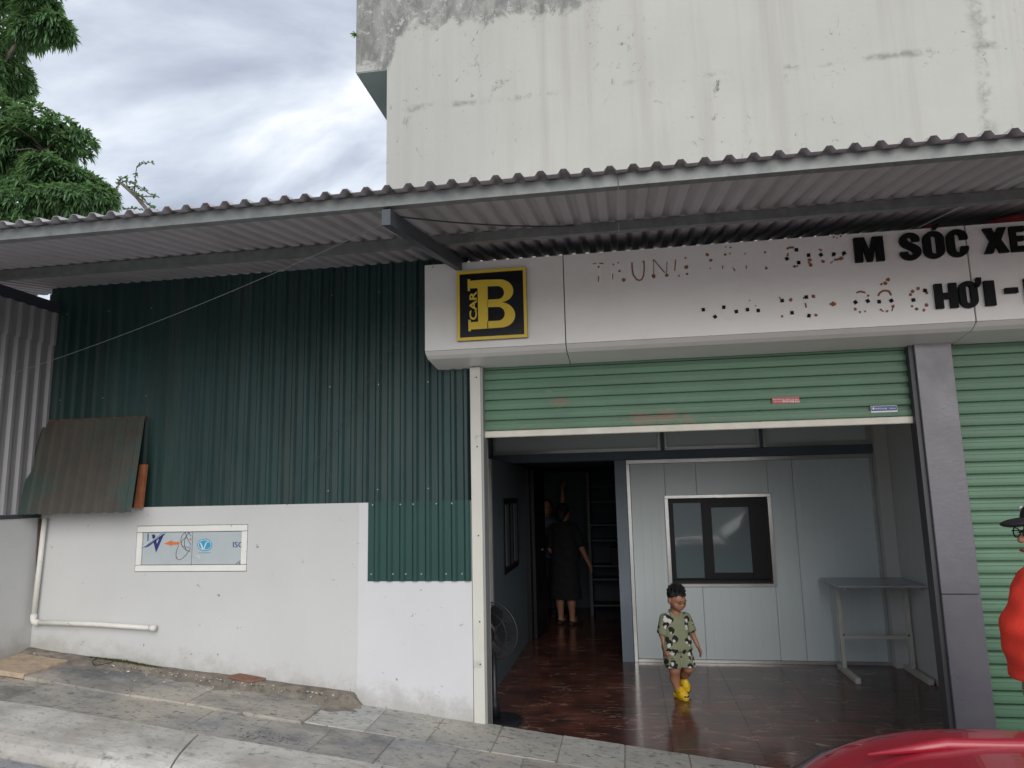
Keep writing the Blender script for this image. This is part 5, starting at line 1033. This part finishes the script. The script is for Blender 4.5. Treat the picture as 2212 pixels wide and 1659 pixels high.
# ================================================================ PEOPLE: continuous skins from blended round cones
def _cone(P, a, b, ra, rb):
    a = np.array(a, np.float32); b = np.array(b, np.float32); ba = b-a; L2_ = float(ba@ba)+1e-9; t = np.clip(((P-a)@ba)/L2_, 0, 1)
    return np.linalg.norm(P-a-t[..., None]*ba, axis=-1)-(ra+(rb-ra)*t)
def _ell(P, c, r, Rm=None):
    q = P-np.array(c, np.float32)
    if Rm is not None: q = q@np.array(Rm, np.float32)
    q = q/np.array(r, np.float32); n_ = np.linalg.norm(q, axis=-1); return (n_-1)*min(r)
def iso(prims, h, k=0.02, cuts=()):
    """prims: ('c',a,b,ra,rb[,k]) or ('e',c,r[,k,R]); cuts: functions P -> distance kept when < 0"""
    los = []; his = []
    for p in prims:
        if p[0] == 'c': A = np.array([p[1], p[2]]); m = max(p[3], p[4])
        else: A = np.array([p[1]]); m = max(p[2])
        los.append(A.min(0)-m); his.append(A.max(0)+m)
    lo = np.min(los, 0)-4*h; hi = np.max(his, 0)+4*h; n = np.ceil((hi-lo)/h).astype(int)+1
    ax = [lo[i]+h*np.arange(n[i]) for i in range(3)]; D = np.full(n, 1.0, np.float32)
    for p, l_, h_ in zip(prims, los, his):
        kk = (p[5] if len(p) > 5 else k) if p[0] == 'c' else (p[3] if len(p) > 3 and p[3] is not None else k)
        mg = kk+3*h; s = [slice(max(0, int((l_[i]-mg-lo[i])/h)), min(n[i], int((h_[i]+mg-lo[i])/h)+2)) for i in range(3)]
        P = np.stack(np.meshgrid(*(ax[i][s[i]] for i in range(3)), indexing='ij'), -1).astype(np.float32)
        v = _cone(P, *p[1:5]) if p[0] == 'c' else _ell(P, p[1], p[2], p[4] if len(p) > 4 else None)
        d = D[s[0], s[1], s[2]]; hm = np.clip(0.5+0.5*(d-v)/kk, 0, 1); D[s[0], s[1], s[2]] = d*(1-hm)+v*hm-kk*hm*(1-hm)
    if cuts:
        P = np.stack(np.meshgrid(*ax, indexing='ij'), -1).astype(np.float32)
        for c in cuts: D = np.maximum(D, c(P))
    S = D < 0; off = [(i, j, l_) for i in (0, 1) for j in (0, 1) for l_ in (0, 1)]
    cnt = sum(S[o[0]:n[0]-1+o[0], o[1]:n[1]-1+o[1], o[2]:n[2]-1+o[2]].astype(np.int8) for o in off); act = (cnt > 0) & (cnt < 8); I = np.argwhere(act)
    idx = -np.ones(act.shape, np.int64); idx[act] = np.arange(len(I)); val = {o: D[I[:, 0]+o[0], I[:, 1]+o[1], I[:, 2]+o[2]] for o in off}
    acc = np.zeros((len(I), 3)); num = np.zeros(len(I))
    for o in off:
        for a in range(3):
            if o[a]: continue
            o2 = list(o); o2[a] = 1; o2 = tuple(o2); v0, v1 = val[o], val[o2]; m = (v0 < 0) != (v1 < 0); t = np.where(m, v0/np.where(m, v0-v1, 1), 0)
            pos = np.tile(np.array(o, float), (len(I), 1)); pos[:, a] += t; acc += pos*m[:, None]; num += m
    Vt = lo+h*(I+acc/num[:, None]); F_ = []
    for a in range(3):
        b, c = (a+1) % 3, (a+2) % 3; sl0 = [slice(None)]*3; sl1 = [slice(None)]*3; sl0[a] = slice(0, -1); sl1[a] = slice(1, None)
        ch = S[tuple(sl0)] != S[tuple(sl1)]; E_ = np.argwhere(ch); E_ = E_[(E_[:, b] > 0) & (E_[:, c] > 0) & (E_[:, b] < n[b]-1) & (E_[:, c] < n[c]-1)]
        ins = S[E_[:, 0], E_[:, 1], E_[:, 2]]; q = []
        for db, dc in ((1, 1), (0, 1), (0, 0), (1, 0)):
            e_ = E_.copy(); e_[:, b] -= db; e_[:, c] -= dc; q.append(idx[e_[:, 0], e_[:, 1], e_[:, 2]])
        q = np.stack(q, 1); q[~ins] = q[~ins][:, ::-1]; F_.append(q)
    F_ = np.concatenate(F_); F_ = F_[(F_ >= 0).all(1)]; return Vt, F_
def isoobj(name, prims, h, mat, parent, k=0.02, cuts=(), disp=None):
    V, F_ = iso(prims, h, k, cuts)
    if disp is not None: V = disp(V)
    me = bpy.data.meshes.new(name); me.from_pydata(V.tolist(), [], F_.tolist()); me.update(); return link(name, me, mat, parent, True)
m_skin = M('skin_mat', (0.36, 0.175, 0.105), 0.5, var=0.06, vscale=14); m_skin.node_tree.nodes['Principled BSDF'].inputs['Subsurface Weight'].default_value = 0.12; m_skin.node_tree.nodes['Principled BSDF'].inputs['Subsurface Radius'].default_value = (0.01, 0.004, 0.002)
m_hair = M('black_hair_mat', (0.008, 0.007, 0.007), 0.55, bump=0.6, bscale=160); m_lip = M('lip_mat', (0.30, 0.085, 0.07), 0.45); m_eye = M('eye_dark_mat', (0.012, 0.010, 0.010), 0.2); m_eyew = M('eye_white_mat', (0.7, 0.68, 0.65), 0.3)
def hand(w, fdir_, side, s, thumb):
    """palm and five curled fingers; w wrist, fdir_ pointing to the finger tips, side towards the thumb"""
    w = np.array(w, float); f = np.array(fdir_, float); f /= np.linalg.norm(f); sd = np.array(side, float); sd -= f*(sd@f); sd /= np.linalg.norm(sd); nrm = np.cross(f, sd)*thumb
    out_ = []
    for q in (-0.6, -0.2, 0.2, 0.6): out_.append(('c', tuple(w), tuple(w+f*0.42*s+sd*q*0.30*s), 0.11*s, 0.105*s, 0.03*s))
    for q, ln in ((-0.62, 0.34), (-0.2, 0.43), (0.22, 0.46), (0.62, 0.42)):
        b = w+f*0.42*s+sd*q*0.30*s; k1 = b+f*ln*0.5*s+nrm*0.06*s; k2 = k1+f*ln*0.42*s+nrm*0.16*s
        out_ += [('c', tuple(b), tuple(k1), 0.062*s, 0.058*s, 0.012*s), ('c', tuple(k1), tuple(k2), 0.058*s, 0.048*s, 0.012*s)]
    b = w+f*0.12*s+sd*0.17*s; k1 = b+f*0.20*s+sd*0.14*s+nrm*.05*s; k2 = k1+f*0.20*s+sd*0.03*s+nrm*.05*s
    return out_+[('c', tuple(b), tuple(k1), 0.075*s, 0.065*s, 0.02*s), ('c', tuple(k1), tuple(k2), 0.062*s, 0.05*s, 0.012*s)]
def rot(v, ang, axis='z'): 
    return tuple(Matrix.Rotation(ang, 3, axis.upper()) @ Vector(v))

# ---------------------------------------------------------------- child (local: faces -Y, feet at z=0)
ch = thing('person', tuple(pZ(1468, 1508, 0.0)), 'small child in olive shirt and shorts and yellow slippers walking on the dark floor', 'person', rz=math.radians(22)); LOCALS.add(ch.name)
ch.scale = (0.885,)*3
HC = Vector((0.012, -0.02, 0.835)); hyaw, hpit = math.radians(14), math.radians(14)
RH = Matrix.Rotation(hyaw, 3, 'Z') @ Matrix.Rotation(hpit, 3, 'X')
def hp(x, y, z): return tuple(HC + RH @ Vector((x, y, z)))
RHn = [[RH[i][j] for j in range(3)] for i in range(3)]
E_ = lambda c, r, k=0.012: ('e', c, r, k, RHn)
ns_l, el_l, wr_l = (0.098, 0.0, 0.672), (0.150, -0.004, 0.545), (0.182, -0.045, 0.432)       # child's left arm (image right)
ns_r, el_r, wr_r = (-0.098, 0.0, 0.672), (-0.128, 0.012, 0.540), (-0.122, -0.028, 0.425)
headp = [E_(hp(0, 0.006, 0.022), (0.073, 0.084, 0.078)), E_(hp(0, -0.022, -0.028), (0.060, 0.060, 0.056), 0.03), E_(hp(0, -0.052, -0.058), (0.026, 0.022, 0.018), 0.02), E_(hp(0.036, -0.052, -0.030), (0.024, 0.020, 0.022), 0.02), E_(hp(-0.036, -0.052, -0.030), (0.024, 0.020, 0.022), 0.02),
         ('c', hp(0, -0.080, 0.0), hp(0, -0.088, -0.022), 0.006, 0.0105, 0.012), E_(hp(0.011, -0.080, -0.025), (0.007, 0.007, 0.006), 0.006), E_(hp(-0.011, -0.080, -0.025), (0.007, 0.007, 0.006), 0.006), E_(hp(0, -0.075, -0.046), (0.020, 0.010, 0.007), 0.008),
         E_(hp(0.074, 0.012, -0.006), (0.010, 0.017, 0.025), 0.006), E_(hp(-0.074, 0.012, -0.006), (0.010, 0.017, 0.025), 0.006), E_(hp(0, -0.072, 0.018), (0.045, 0.014, 0.010), 0.02)]
bodyp = headp + [('c', (0, 0.01, 0.765), (0.006, 0.0, 0.715), 0.034, 0.036), ('c', (0, 0, 0.655), (0, -0.008, 0.50), 0.068, 0.078, 0.03), ('c', (-0.07, 0, 0.672), (0.07, 0, 0.672), 0.042, 0.042, 0.03), ('c', (-0.04, 0, 0.45), (0.04, 0, 0.45), 0.07, 0.07, 0.03),
         ('c', ns_l, el_l, 0.032, 0.026), ('c', el_l, wr_l, 0.026, 0.0185), ('c', ns_r, el_r, 0.032, 0.026), ('c', el_r, wr_r, 0.026, 0.0185)]
bodyp += hand(wr_l, (0.3, -0.35, -0.9), (-0.2, -0.9, 0.25), 0.105, 1) + hand(wr_r, (0.02, -0.2, -1), (0.2, -1, 0.2), 0.105, -1)
kn_r, an_r = (-0.040, -0.020, 0.245), (-0.012, 0.0, 0.062)          # planted leg
kn_l, an_l = (0.085, -0.035, 0.255), (0.085, 0.120, 0.130)          # trailing leg, heel up
bodyp += [('c', (-0.045, 0, 0.42), kn_r, 0.062, 0.046), ('c', kn_r, (-0.03, 0.012, 0.16), 0.045, 0.042), ('c', (-0.03, 0.012, 0.16), an_r, 0.042, 0.027), ('c', an_r, (-0.004, -0.07, 0.032), 0.028, 0.024), ('c', (0.045, 0, 0.42), kn_l, 0.062, 0.046), ('c', kn_l, (0.088, 0.05, 0.19), 0.045, 0.042), ('c', (0.088, 0.05, 0.19), an_l, 0.042, 0.027), ('c', an_l, (0.095, 0.098, 0.068), 0.028, 0.023)]
cbody = isoobj('body', bodyp, 0.0042, m_skin, ch, 0.016)
# hair: short spiky cap
rs_ = random.Random(2); hairp = [E_(hp(0, 0.018, 0.046), (0.0785, 0.083, 0.064), 0.01)]
for i in range(420):
    a = rs_.uniform(0, 6.28); e_ = rs_.uniform(0.15, 1.5); d = Vector((math.cos(a)*math.cos(e_), math.sin(a)*math.cos(e_), math.sin(e_)))
    if d.y < -0.35 and d.z < 0.55: continue
    b = Vector((d.x*0.074, 0.014+d.y*0.080, 0.050+d.z*0.060)); t = b+d*rs_.uniform(0.006, 0.012+0.022*max(0, d.z))+Vector((rs_.uniform(-.003, .003), -0.003, 0.010)); hairp.append(('c', hp(*b), hp(*t), 0.0065, 0.0022, 0.004))
for i in range(9):
    u = -0.05+0.0125*i; hairp.append(('c', hp(u, -0.062+abs(u)*0.35, 0.070), hp(u*1.05, -0.077+abs(u)*0.40, 0.056+rs_.uniform(-.010, .010)), 0.009, 0.003, 0.004))
isoobj('hair', hairp, 0.003, m_hair, ch, 0.008)
for sg_ in (-1, 1):
    isoobj('eye', [('c', hp(sg_*0.019, -0.0875, -0.002), hp(sg_*0.043, -0.0755, 0.000), 0.0036, 0.0030)], 0.0018, m_eye, ch, 0.002)
    isoobj('eyebrow', [('c', hp(sg_*0.014, -0.0915, 0.020), hp(sg_*0.046, -0.078, 0.023), 0.0030, 0.0022)], 0.0018, m_hair, ch, 0.002)
isoobj('mouth', [('c', hp(-0.014, -0.0835, -0.047), hp(0.014, -0.0835, -0.047), 0.0042, 0.0042), ('c', hp(-0.006, -0.0855, -0.0485), hp(0.006, -0.0855, -0.0485), 0.0050, 0.0050)], 0.0018, m_lip, ch, 0.003)
def print_mat():
    """olive cotton scattered with plain black and off-white blots"""
    m = M('blot_cotton_mat', (0.235, 0.255, 0.155), 0.9, var=0.05, vscale=20, bump=0.25, bscale=220); t = m.node_tree; n = t.nodes; l = t.links; b = n['Principled BSDF']; cur = b.inputs['Base Color'].links[0].from_socket
    co = n.new('ShaderNodeTexCoord'); nz = n.new('ShaderNodeTexNoise'); nz.inputs['Scale'].default_value = 22; l.new(co.outputs['Object'], nz.inputs['Vector'])
    va = n.new('ShaderNodeVectorMath'); va.operation = 'MULTIPLY_ADD'; va.inputs[1].default_value = (0.03, 0.03, 0.03); l.new(nz.outputs['Color'], va.inputs[0]); l.new(co.outputs['Object'], va.inputs[2])
    def spots(offset, thr, col, cur, sc_=15.0):
        o = n.new('ShaderNodeVectorMath'); o.operation = 'ADD'; o.inputs[1].default_value = offset; l.new(va.outputs[0], o.inputs[0]); v = n.new('ShaderNodeTexVoronoi'); v.inputs['Scale'].default_value = sc_; v.inputs['Randomness'].default_value = 0.75; l.new(o.outputs[0], v.inputs['Vector'])
        r = n.new('ShaderNodeMapRange'); r.inputs[1].default_value = thr; r.inputs[2].default_value = thr+0.03; r.inputs[3].default_value = 1; r.inputs[4].default_value = 0; l.new(v.outputs['Distance'], r.inputs[0])
        x = n.new('ShaderNodeMix'); x.data_type = 'RGBA'; l.new(r.outputs[0], x.inputs[0]); l.new(cur, x.inputs[6]); x.inputs[7].default_value = (*col, 1); return x.outputs[2]
    cur = spots((0, 0, 0), 0.44, (0.015, 0.015, 0.015), cur); cur = spots((0.012, 0.004, 0.018), 0.28, (0.62, 0.61, 0.56), cur); l.new(cur, b.inputs['Base Color']); return m
m_cot = print_mat()
shirtp = [('c', (-0.072, 0, 0.672), (0.072, 0, 0.672), 0.052, 0.052, 0.03), ('c', (-0.03, -0.002, 0.62), (-0.042, -0.006, 0.44), 0.082, 0.098, 0.03), ('c', (0.03, -0.002, 0.62), (0.042, -0.006, 0.44), 0.082, 0.098, 0.03), ('c', (0, 0.005, 0.70), (0, 0.0, 0.66), 0.05, 0.07, 0.03)]
def fold(V):
    V = V.copy(); V[:, 1] += 0.004*np.sin(V[:, 0]*60+V[:, 2]*25)*np.clip((0.62-V[:, 2])*6, 0, 1); return V
cutz = lambda z, s: (lambda P: s*(P[..., 2]-z))
armcut = lambda a, b, t: (lambda P, a=np.array(a, np.float32), b=np.array(b, np.float32): np.where(np.abs(P[..., 0]) > 0.115, ((P-a)@((b-a)/np.linalg.norm(b-a))) - t*np.linalg.norm(b-a), -1))
isoobj('shirt', shirtp, 0.0042, m_cot, ch, 0.02, (cutz(0.405, -1), lambda P: np.minimum(0.045-np.linalg.norm(P[..., :2]-np.array((0.002, -0.012), np.float32), axis=-1), P[..., 2]-0.69)), fold)
for a_, b_ in ((ns_l, el_l), (ns_r, el_r)):
    isoobj('sleeve', [('c', a_, tuple(Vector(a_).lerp(Vector(b_), 1.05)), 0.052, 0.049, 0.02)], 0.0042, m_cot, ch, 0.02, (lambda P, a_=np.array(a_, np.float32), d_=np.array((Vector(b_)-Vector(a_)).normalized(), np.float32): ((P-a_)@d_)-0.128,), fold)
isoobj('collar', [('c', (-0.012, -0.062, 0.685), (-0.050, -0.028, 0.722), 0.010, 0.011), ('c', (0.012, -0.062, 0.685), (0.050, -0.028, 0.722), 0.010, 0.011), ('c', (-0.050, -0.028, 0.722), (-0.03, 0.045, 0.738), 0.011, 0.011), ('c', (0.050, -0.028, 0.722), (0.03, 0.045, 0.738), 0.011, 0.011), ('c', (-0.03, 0.045, 0.738), (0.03, 0.045, 0.738), 0.011, 0.011), ('c', (-0.030, -0.062, 0.683), (-0.055, -0.046, 0.700), 0.009, 0.009), ('c', (0.030, -0.062, 0.683), (0.055, -0.046, 0.700), 0.009, 0.009)], 0.0035, M('olive_cotton_mat', (0.235, 0.255, 0.155), 0.9, bump=0.2, bscale=200), ch, 0.008)
isoobj('shorts', [('c', (-0.035, 0, 0.44), (0.035, 0, 0.44), 0.088, 0.088, 0.02), ('c', (-0.048, 0, 0.42), (-0.047, -0.012, 0.25), 0.080, 0.078, 0.02), ('c', (0.048, 0, 0.42), (0.076, -0.024, 0.25), 0.080, 0.080, 0.02)], 0.0042, m_cot, ch, 0.015, (cutz(0.268, -1), cutz(0.46, 1)), fold)
m_slip = M('yellow_slipper_mat', (0.78, 0.50, 0.02), 0.45)
def slipper(heel, toe, up, hgt=1.0):
    heel = Vector(heel); toe = Vector(toe); f = (toe-heel).normalized(); up = Vector(up); up = (up-f*up.dot(f)).normalized(); sd = f.cross(up); L_ = (toe-heel).length
    q = lambda a, b, c: tuple(heel+f*(a*L_)+sd*b+up*c)
    sl_ = isoobj('slipper', [('c', q(0.02, 0, 0.010), q(0.5, 0, 0.010), 0.030, 0.033, 0.01), ('c', q(0.5, 0, 0.010), q(0.92, 0, 0.008), 0.034, 0.030, 0.01), ('c', q(0.48, 0, 0.046), q(0.72, 0, 0.036), 0.037, 0.038, 0.02), ('c', q(0.72, 0, 0.034), q(0.98, 0, 0.020), 0.036, 0.026, 0.02), ('c', q(0.50, 0, 0.078), q(0.56, 0, 0.072), 0.014, 0.02, 0.02), ('c', q(0.0, 0, 0.02), q(0.06, 0, 0.05), 0.02, 0.018, 0.01)], 0.004, m_slip, ch, 0.01, (lambda P: -((P-np.array(heel, np.float32))@np.array(up, np.float32))-0.012,))
    for s in (-1, 1): isoobj('slipper_eye', [('e', q(0.66, s*0.034, 0.052), (0.007, 0.007, 0.007))], 0.002, m_eye, sl_, 0.002)
    isoobj('slipper_mouth', [('c', q(1.11, -0.021, 0.030), q(1.175, 0, 0.024), 0.0065, 0.0075), ('c', q(1.175, 0, 0.024), q(1.11, 0.021, 0.030), 0.0075, 0.0065)], 0.002, m_eye, sl_, 0.003)
    for k in (-0.014, -0.0047, 0.0047, 0.014): isoobj('slipper_tooth', [('c', q(1.215-abs(k)*2.6, k, 0.018), q(1.225-abs(k)*2.6, k, 0.027), 0.0038, 0.001)], 0.0014, m_eyew, sl_, 0.002)
slipper((-0.014, 0.030, 0.014), (0.012, -0.102, 0.012), (0, 0, 1)); slipper((0.080, 0.155, 0.115), (0.105, 0.075, 0.028), (0, -0.70, 0.70))

# ---------------------------------------------------------------- adults
def crease(V):
    """soft cloth folds"""
    V = V.copy(); a = np.arctan2(V[:, 1], V[:, 0]); z = V[:, 2]
    d = 0.002*np.sin(a*5+z*16+2*np.sin(z*9))+0.002*np.sin(a*11-z*31)+0.003*np.sin(z*55+a*3)
    rr_ = np.hypot(V[:, 0], V[:, 1])+1e-6; V[:, 0] += V[:, 0]/rr_*d; V[:, 1] += V[:, 1]/rr_*d; return V
def adult(loc, rz, label, Hh, top_mat, low_mat, skirt, arms, belly=0.0, name='person', long_hair=True, h=0.009, feet='sandal', longtop=0.0):
    t = thing("person", loc, label, 'person', rz=rz); LOCALS.add(t.name); s = Hh/1.6; S = lambda *v: tuple(a*s for a in v)
    r = lambda v: v*s
    bp = [('e', S(0, 0.0, 1.50), S(0.072, 0.092, 0.105)), ('e', S(0, -0.035, 1.44), S(0.055, 0.055, 0.062)), ('c', S(0, -0.095, 1.49), S(0, -0.112, 1.465), r(.008), r(.014), 0.012), ('e', S(0, -0.07, 1.392), S(0.028, 0.025, 0.02)), ('e', S(0.072, 0.01, 1.475), S(0.010, 0.02, 0.03), 0.006), ('e', S(-0.072, 0.01, 1.475), S(0.010, 0.02, 0.03), 0.006), ('e', S(0, -0.098, 1.425), S(0.024, 0.014, 0.012), 0.01),
          ('c', S(0, 0.015, 1.42), S(0, 0.02, 1.33), r(.05), r(.055)), ('c', S(-0.12, 0.01, 1.28), S(0.12, 0.01, 1.28), r(.06), r(.06), 0.04), ('c', S(0, 0, 1.22), S(0, -0.01, 0.98), r(.125), r(.125), 0.05), ('c', S(-0.06, 0, 0.88), S(0.06, 0, 0.88), r(.12), r(.12), 0.04)]
    for sx_, key in ((1, 'L'), (-1, 'R')):
        sh, el, wr = arms[key]; bp += [('c', S(*sh), S(*el), r(.05), r(.04)), ('c', S(*el), S(*wr), r(.04), r(.027))]
        d = Vector(wr)-Vector(el); bp += hand(S(*wr), tuple(d), (-sx_*0.3, -1, 0.1), 0.165*s, sx_)
        bp += [('c', S(sx_*0.08, 0, 0.84), S(sx_*0.09, -0.01, 0.46), r(.085), r(.058)), ('c', S(sx_*0.09, -0.01, 0.46), S(sx_*0.09, 0.02, 0.28), r(.056), r(.052)), ('c', S(sx_*0.09, 0.02, 0.28), S(sx_*0.09, 0.01, 0.075), r(.052), r(.036)), ('c', S(sx_*0.09, 0.02, 0.05), S(sx_*0.10, -0.14, 0.035), r(.040), r(.032))]
    isoobj('body', bp, h, m_skin, t, 0.02)
    tp_ = [('c', S(-0.11, 0.01, 1.285), S(0.11, 0.01, 1.285), r(.072), r(.072), 0.03), ('c', S(-0.03, 0, 1.22), S(-0.05, -0.01, 0.90-longtop), r(.14), r(.15), 0.04), ('c', S(0.03, 0, 1.22), S(0.05, -0.01, 0.90-longtop), r(.14), r(.15), 0.04), ('c', S(0, 0.02, 1.34), S(0, 0.01, 1.28), r(.06), r(.08), 0.03)]
    if name == 'stout': tp_ += [('c', S(0, -0.04, 1.27), S(0, -0.085, 1.11), r(.105), r(.122), 0.05), ('c', S(0, -0.085, 1.11), S(0, -0.072, 0.88), r(.122), r(.122), 0.05)]
    for key in 'LR':
        sh, el, wr = (Vector(q) for q in arms[key]); tp_.append(('c', S(*sh), S(*sh.lerp(el, 0.82)), r(.066), r(.068), 0.02))
    if skirt: tp_ += [('c', S(-0.04, 0, 0.9), S(-0.07, 0, 0.36), r(.14), r(.15), 0.04), ('c', S(0.04, 0, 0.9), S(0.07, 0, 0.36), r(.14), r(.15), 0.04)]
    zc = (0.33 if skirt else 0.945 if name == 'stout' else 0.80)*s
    isoobj('dress' if skirt else 'shirt', tp_, h, top_mat, t, 0.03, (cutz(zc, -1),), crease)
    if not skirt: isoobj('trousers', [('c', S(-0.06, 0.0, 0.88), S(0.06, 0.0, 0.88), r(.13), r(.13), 0.03)] + [q for sx_ in (1, -1) for q in (('c', S(sx_*0.085, 0, 0.84), S(sx_*0.092, -0.01, 0.46), r(.105), r(.082), 0.02), ('c', S(sx_*0.092, -0.01, 0.46), S(sx_*0.09, 0.012, 0.11), r(.082), r(.072), 0.02))], h, low_mat, t, 0.03, (cutz(0.085*s, -1), cutz(0.98*s, 1)))
    if long_hair: isoobj('hair', [('e', S(0, 0.022, 1.525), S(0.084, 0.096, 0.10), 0.01), ('e', S(0, 0.085, 1.46), S(0.07, 0.055, 0.09), 0.03), ('e', S(0, 0.125, 1.50), S(0.045, 0.04, 0.045), 0.02)], h*0.8, m_hair, t, 0.02, (lambda P: np.minimum(-(P[..., 1]+0.055*s), -(P[..., 2]-1.545*s)),))
    else: isoobj('hair', [('e', S(0, 0.022, 1.515), S(0.081, 0.094, 0.105), 0.01)], h*0.8, m_hair, t, 0.02, (lambda P: np.minimum(-(P[..., 1]+0.03*s), -(P[..., 2]-1.55*s)), cutz(1.44*s, -1)))
    for sx_ in (1, -1):
        isoobj('shoe', [('c', S(sx_*0.088, 0.045, 0.018), S(sx_*0.105, -0.165, 0.016), r(.040), r(.042)), ('c', S(sx_*0.10, -0.06, 0.075), S(sx_*0.10, -0.11, 0.06), r(.045), r(.043))], h*0.8, M('dark_shoe_mat', (0.03, 0.022, 0.02), 0.6), t, 0.015, (cutz(0.0, -1),))
        isoobj('eye', [('e', S(sx_*0.030, -0.086, 1.495), S(0.013, 0.006, 0.006))], 0.003, m_eye, t, 0.002)
    isoobj('mouth', [('c', S(-0.018, -0.108, 1.424), S(0.018, -0.108, 1.424), r(.006), r(.006))], 0.003, m_lip, t, 0.003)
    return t, s
m_blackc = M('black_cotton_mat', (0.012, 0.012, 0.014), 0.9)
adult((-0.80, 9.02, 0), math.radians(155), 'woman in a long black dress standing in the dark hall with her back turned', 1.45, m_blackc, None, True, {'L': ((0.165, 0.01, 1.28), (0.21, 0.03, 1.00), (0.16, -0.08, 0.80)), 'R': ((-0.165, 0.01, 1.28), (-0.27, 0.02, 1.02), (-0.35, -0.04, 0.80))}, h=0.010)
adult((-1.08, 9.62, 0), math.radians(-10), 'person in a grey blue top and dark trousers raising one arm deep in the hall', 1.50, M('grey_blue_top_mat', (0.10, 0.13, 0.17), 0.85, dirt=(0.25, 0.27, 0.3), dscale=30, dlo=0.6, dhi=0.65), M('dark_trouser_mat', (0.03, 0.04, 0.06), 0.85), False, {'L': ((0.165, 0.01, 1.28), (0.24, -0.02, 1.50), (0.25, -0.03, 1.72)), 'R': ((-0.165, 0.01, 1.28), (-0.20, 0.02, 1.02), (-0.10, -0.16, 0.98))}, long_hair=False, h=0.010)
mx_, my_ = 1.79, 3.42; mz_ = gz(mx_, my_)-0.10
man, ms = adult((mx_, my_, mz_), math.radians(-88), 'man in a bright red polo shirt, glasses and black cap beside the closed shutter', 1.76, M('red_polo_mat', (0.78, 0.045, 0.022), 0.8, bump=0.3, bscale=120), M('khaki_mat', (0.30, 0.235, 0.165), 0.9), False, {'L': ((0.175, 0.01, 1.28), (0.225, 0.05, 1.01), (0.215, 0.03, 0.80)), 'R': ((-0.175, 0.01, 1.28), (-0.225, 0.05, 1.01), (-0.215, 0.03, 0.80))}, name='stout', long_hair=False, h=0.008)
S_ = lambda *v: tuple(a*ms for a in v)
m_cap = M('black_cap_mat', (0.010, 0.010, 0.012), 0.8, bump=0.2, bscale=150)
isoobj('cap', [('e', S_(0, 0.008, 1.545), S_(0.088, 0.106, 0.085), 0.01)], 0.006, m_cap, man, 0.01, (cutz(1.535*ms, -1),))
isoobj('cap_brim', [('e', S_(0, -0.105, 1.534), S_(0.070, 0.072, 0.016), 0.01, [[1, 0, 0], [0, .985, -.17], [0, .17, .985]])], 0.005, m_cap, man, 0.01)
isoobj('cap_badge', [('c', S_(0.058, -0.070, 1.585), S_(0.064, -0.060, 1.590), 0.006, 0.006), ('c', S_(-0.058, -0.070, 1.585), S_(-0.064, -0.060, 1.590), 0.006, 0.006)], 0.004, m_eyew, man, 0.006)
bm = bmesh.new()
for sx_ in (-1, 1):
    c = Vector(S_(sx_*0.034, -0.112, 1.492)); tube(bm, [c+Vector((0.026*math.cos(a), 0.006*abs(math.cos(a)), 0.020*math.sin(a))) for a in [2*math.pi*i/16 for i in range(17)]], 0.0028, 5, False)
    tube(bm, [c+Vector((sx_*0.026, 0, 0.006)), Vector(S_(sx_*0.080, -0.06, 1.497)), Vector(S_(sx_*0.082, 0.02, 1.495))], 0.0025, 5)
tube(bm, [Vector(S_(-0.012, -0.114, 1.494)), Vector(S_(0.012, -0.114, 1.494))], 0.0025, 5); fromb('glasses', bm, m_cap, man)
isoobj('shirt_collar', [('c', S_(-0.02, -0.075, 1.325), S_(-0.062, -0.03, 1.365), .012, .012), ('c', S_(0.02, -0.075, 1.325), S_(0.062, -0.03, 1.365), .012, .012), ('c', S_(-0.062, -0.03, 1.365), S_(-0.04, 0.065, 1.385), .012, .012), ('c', S_(0.062, -0.03, 1.365), S_(0.04, 0.065, 1.385), .012, .012), ('c', S_(-0.04, 0.065, 1.385), S_(0.04, 0.065, 1.385), .012, .012)], 0.006, MATS['red_polo_mat'], man, 0.01)
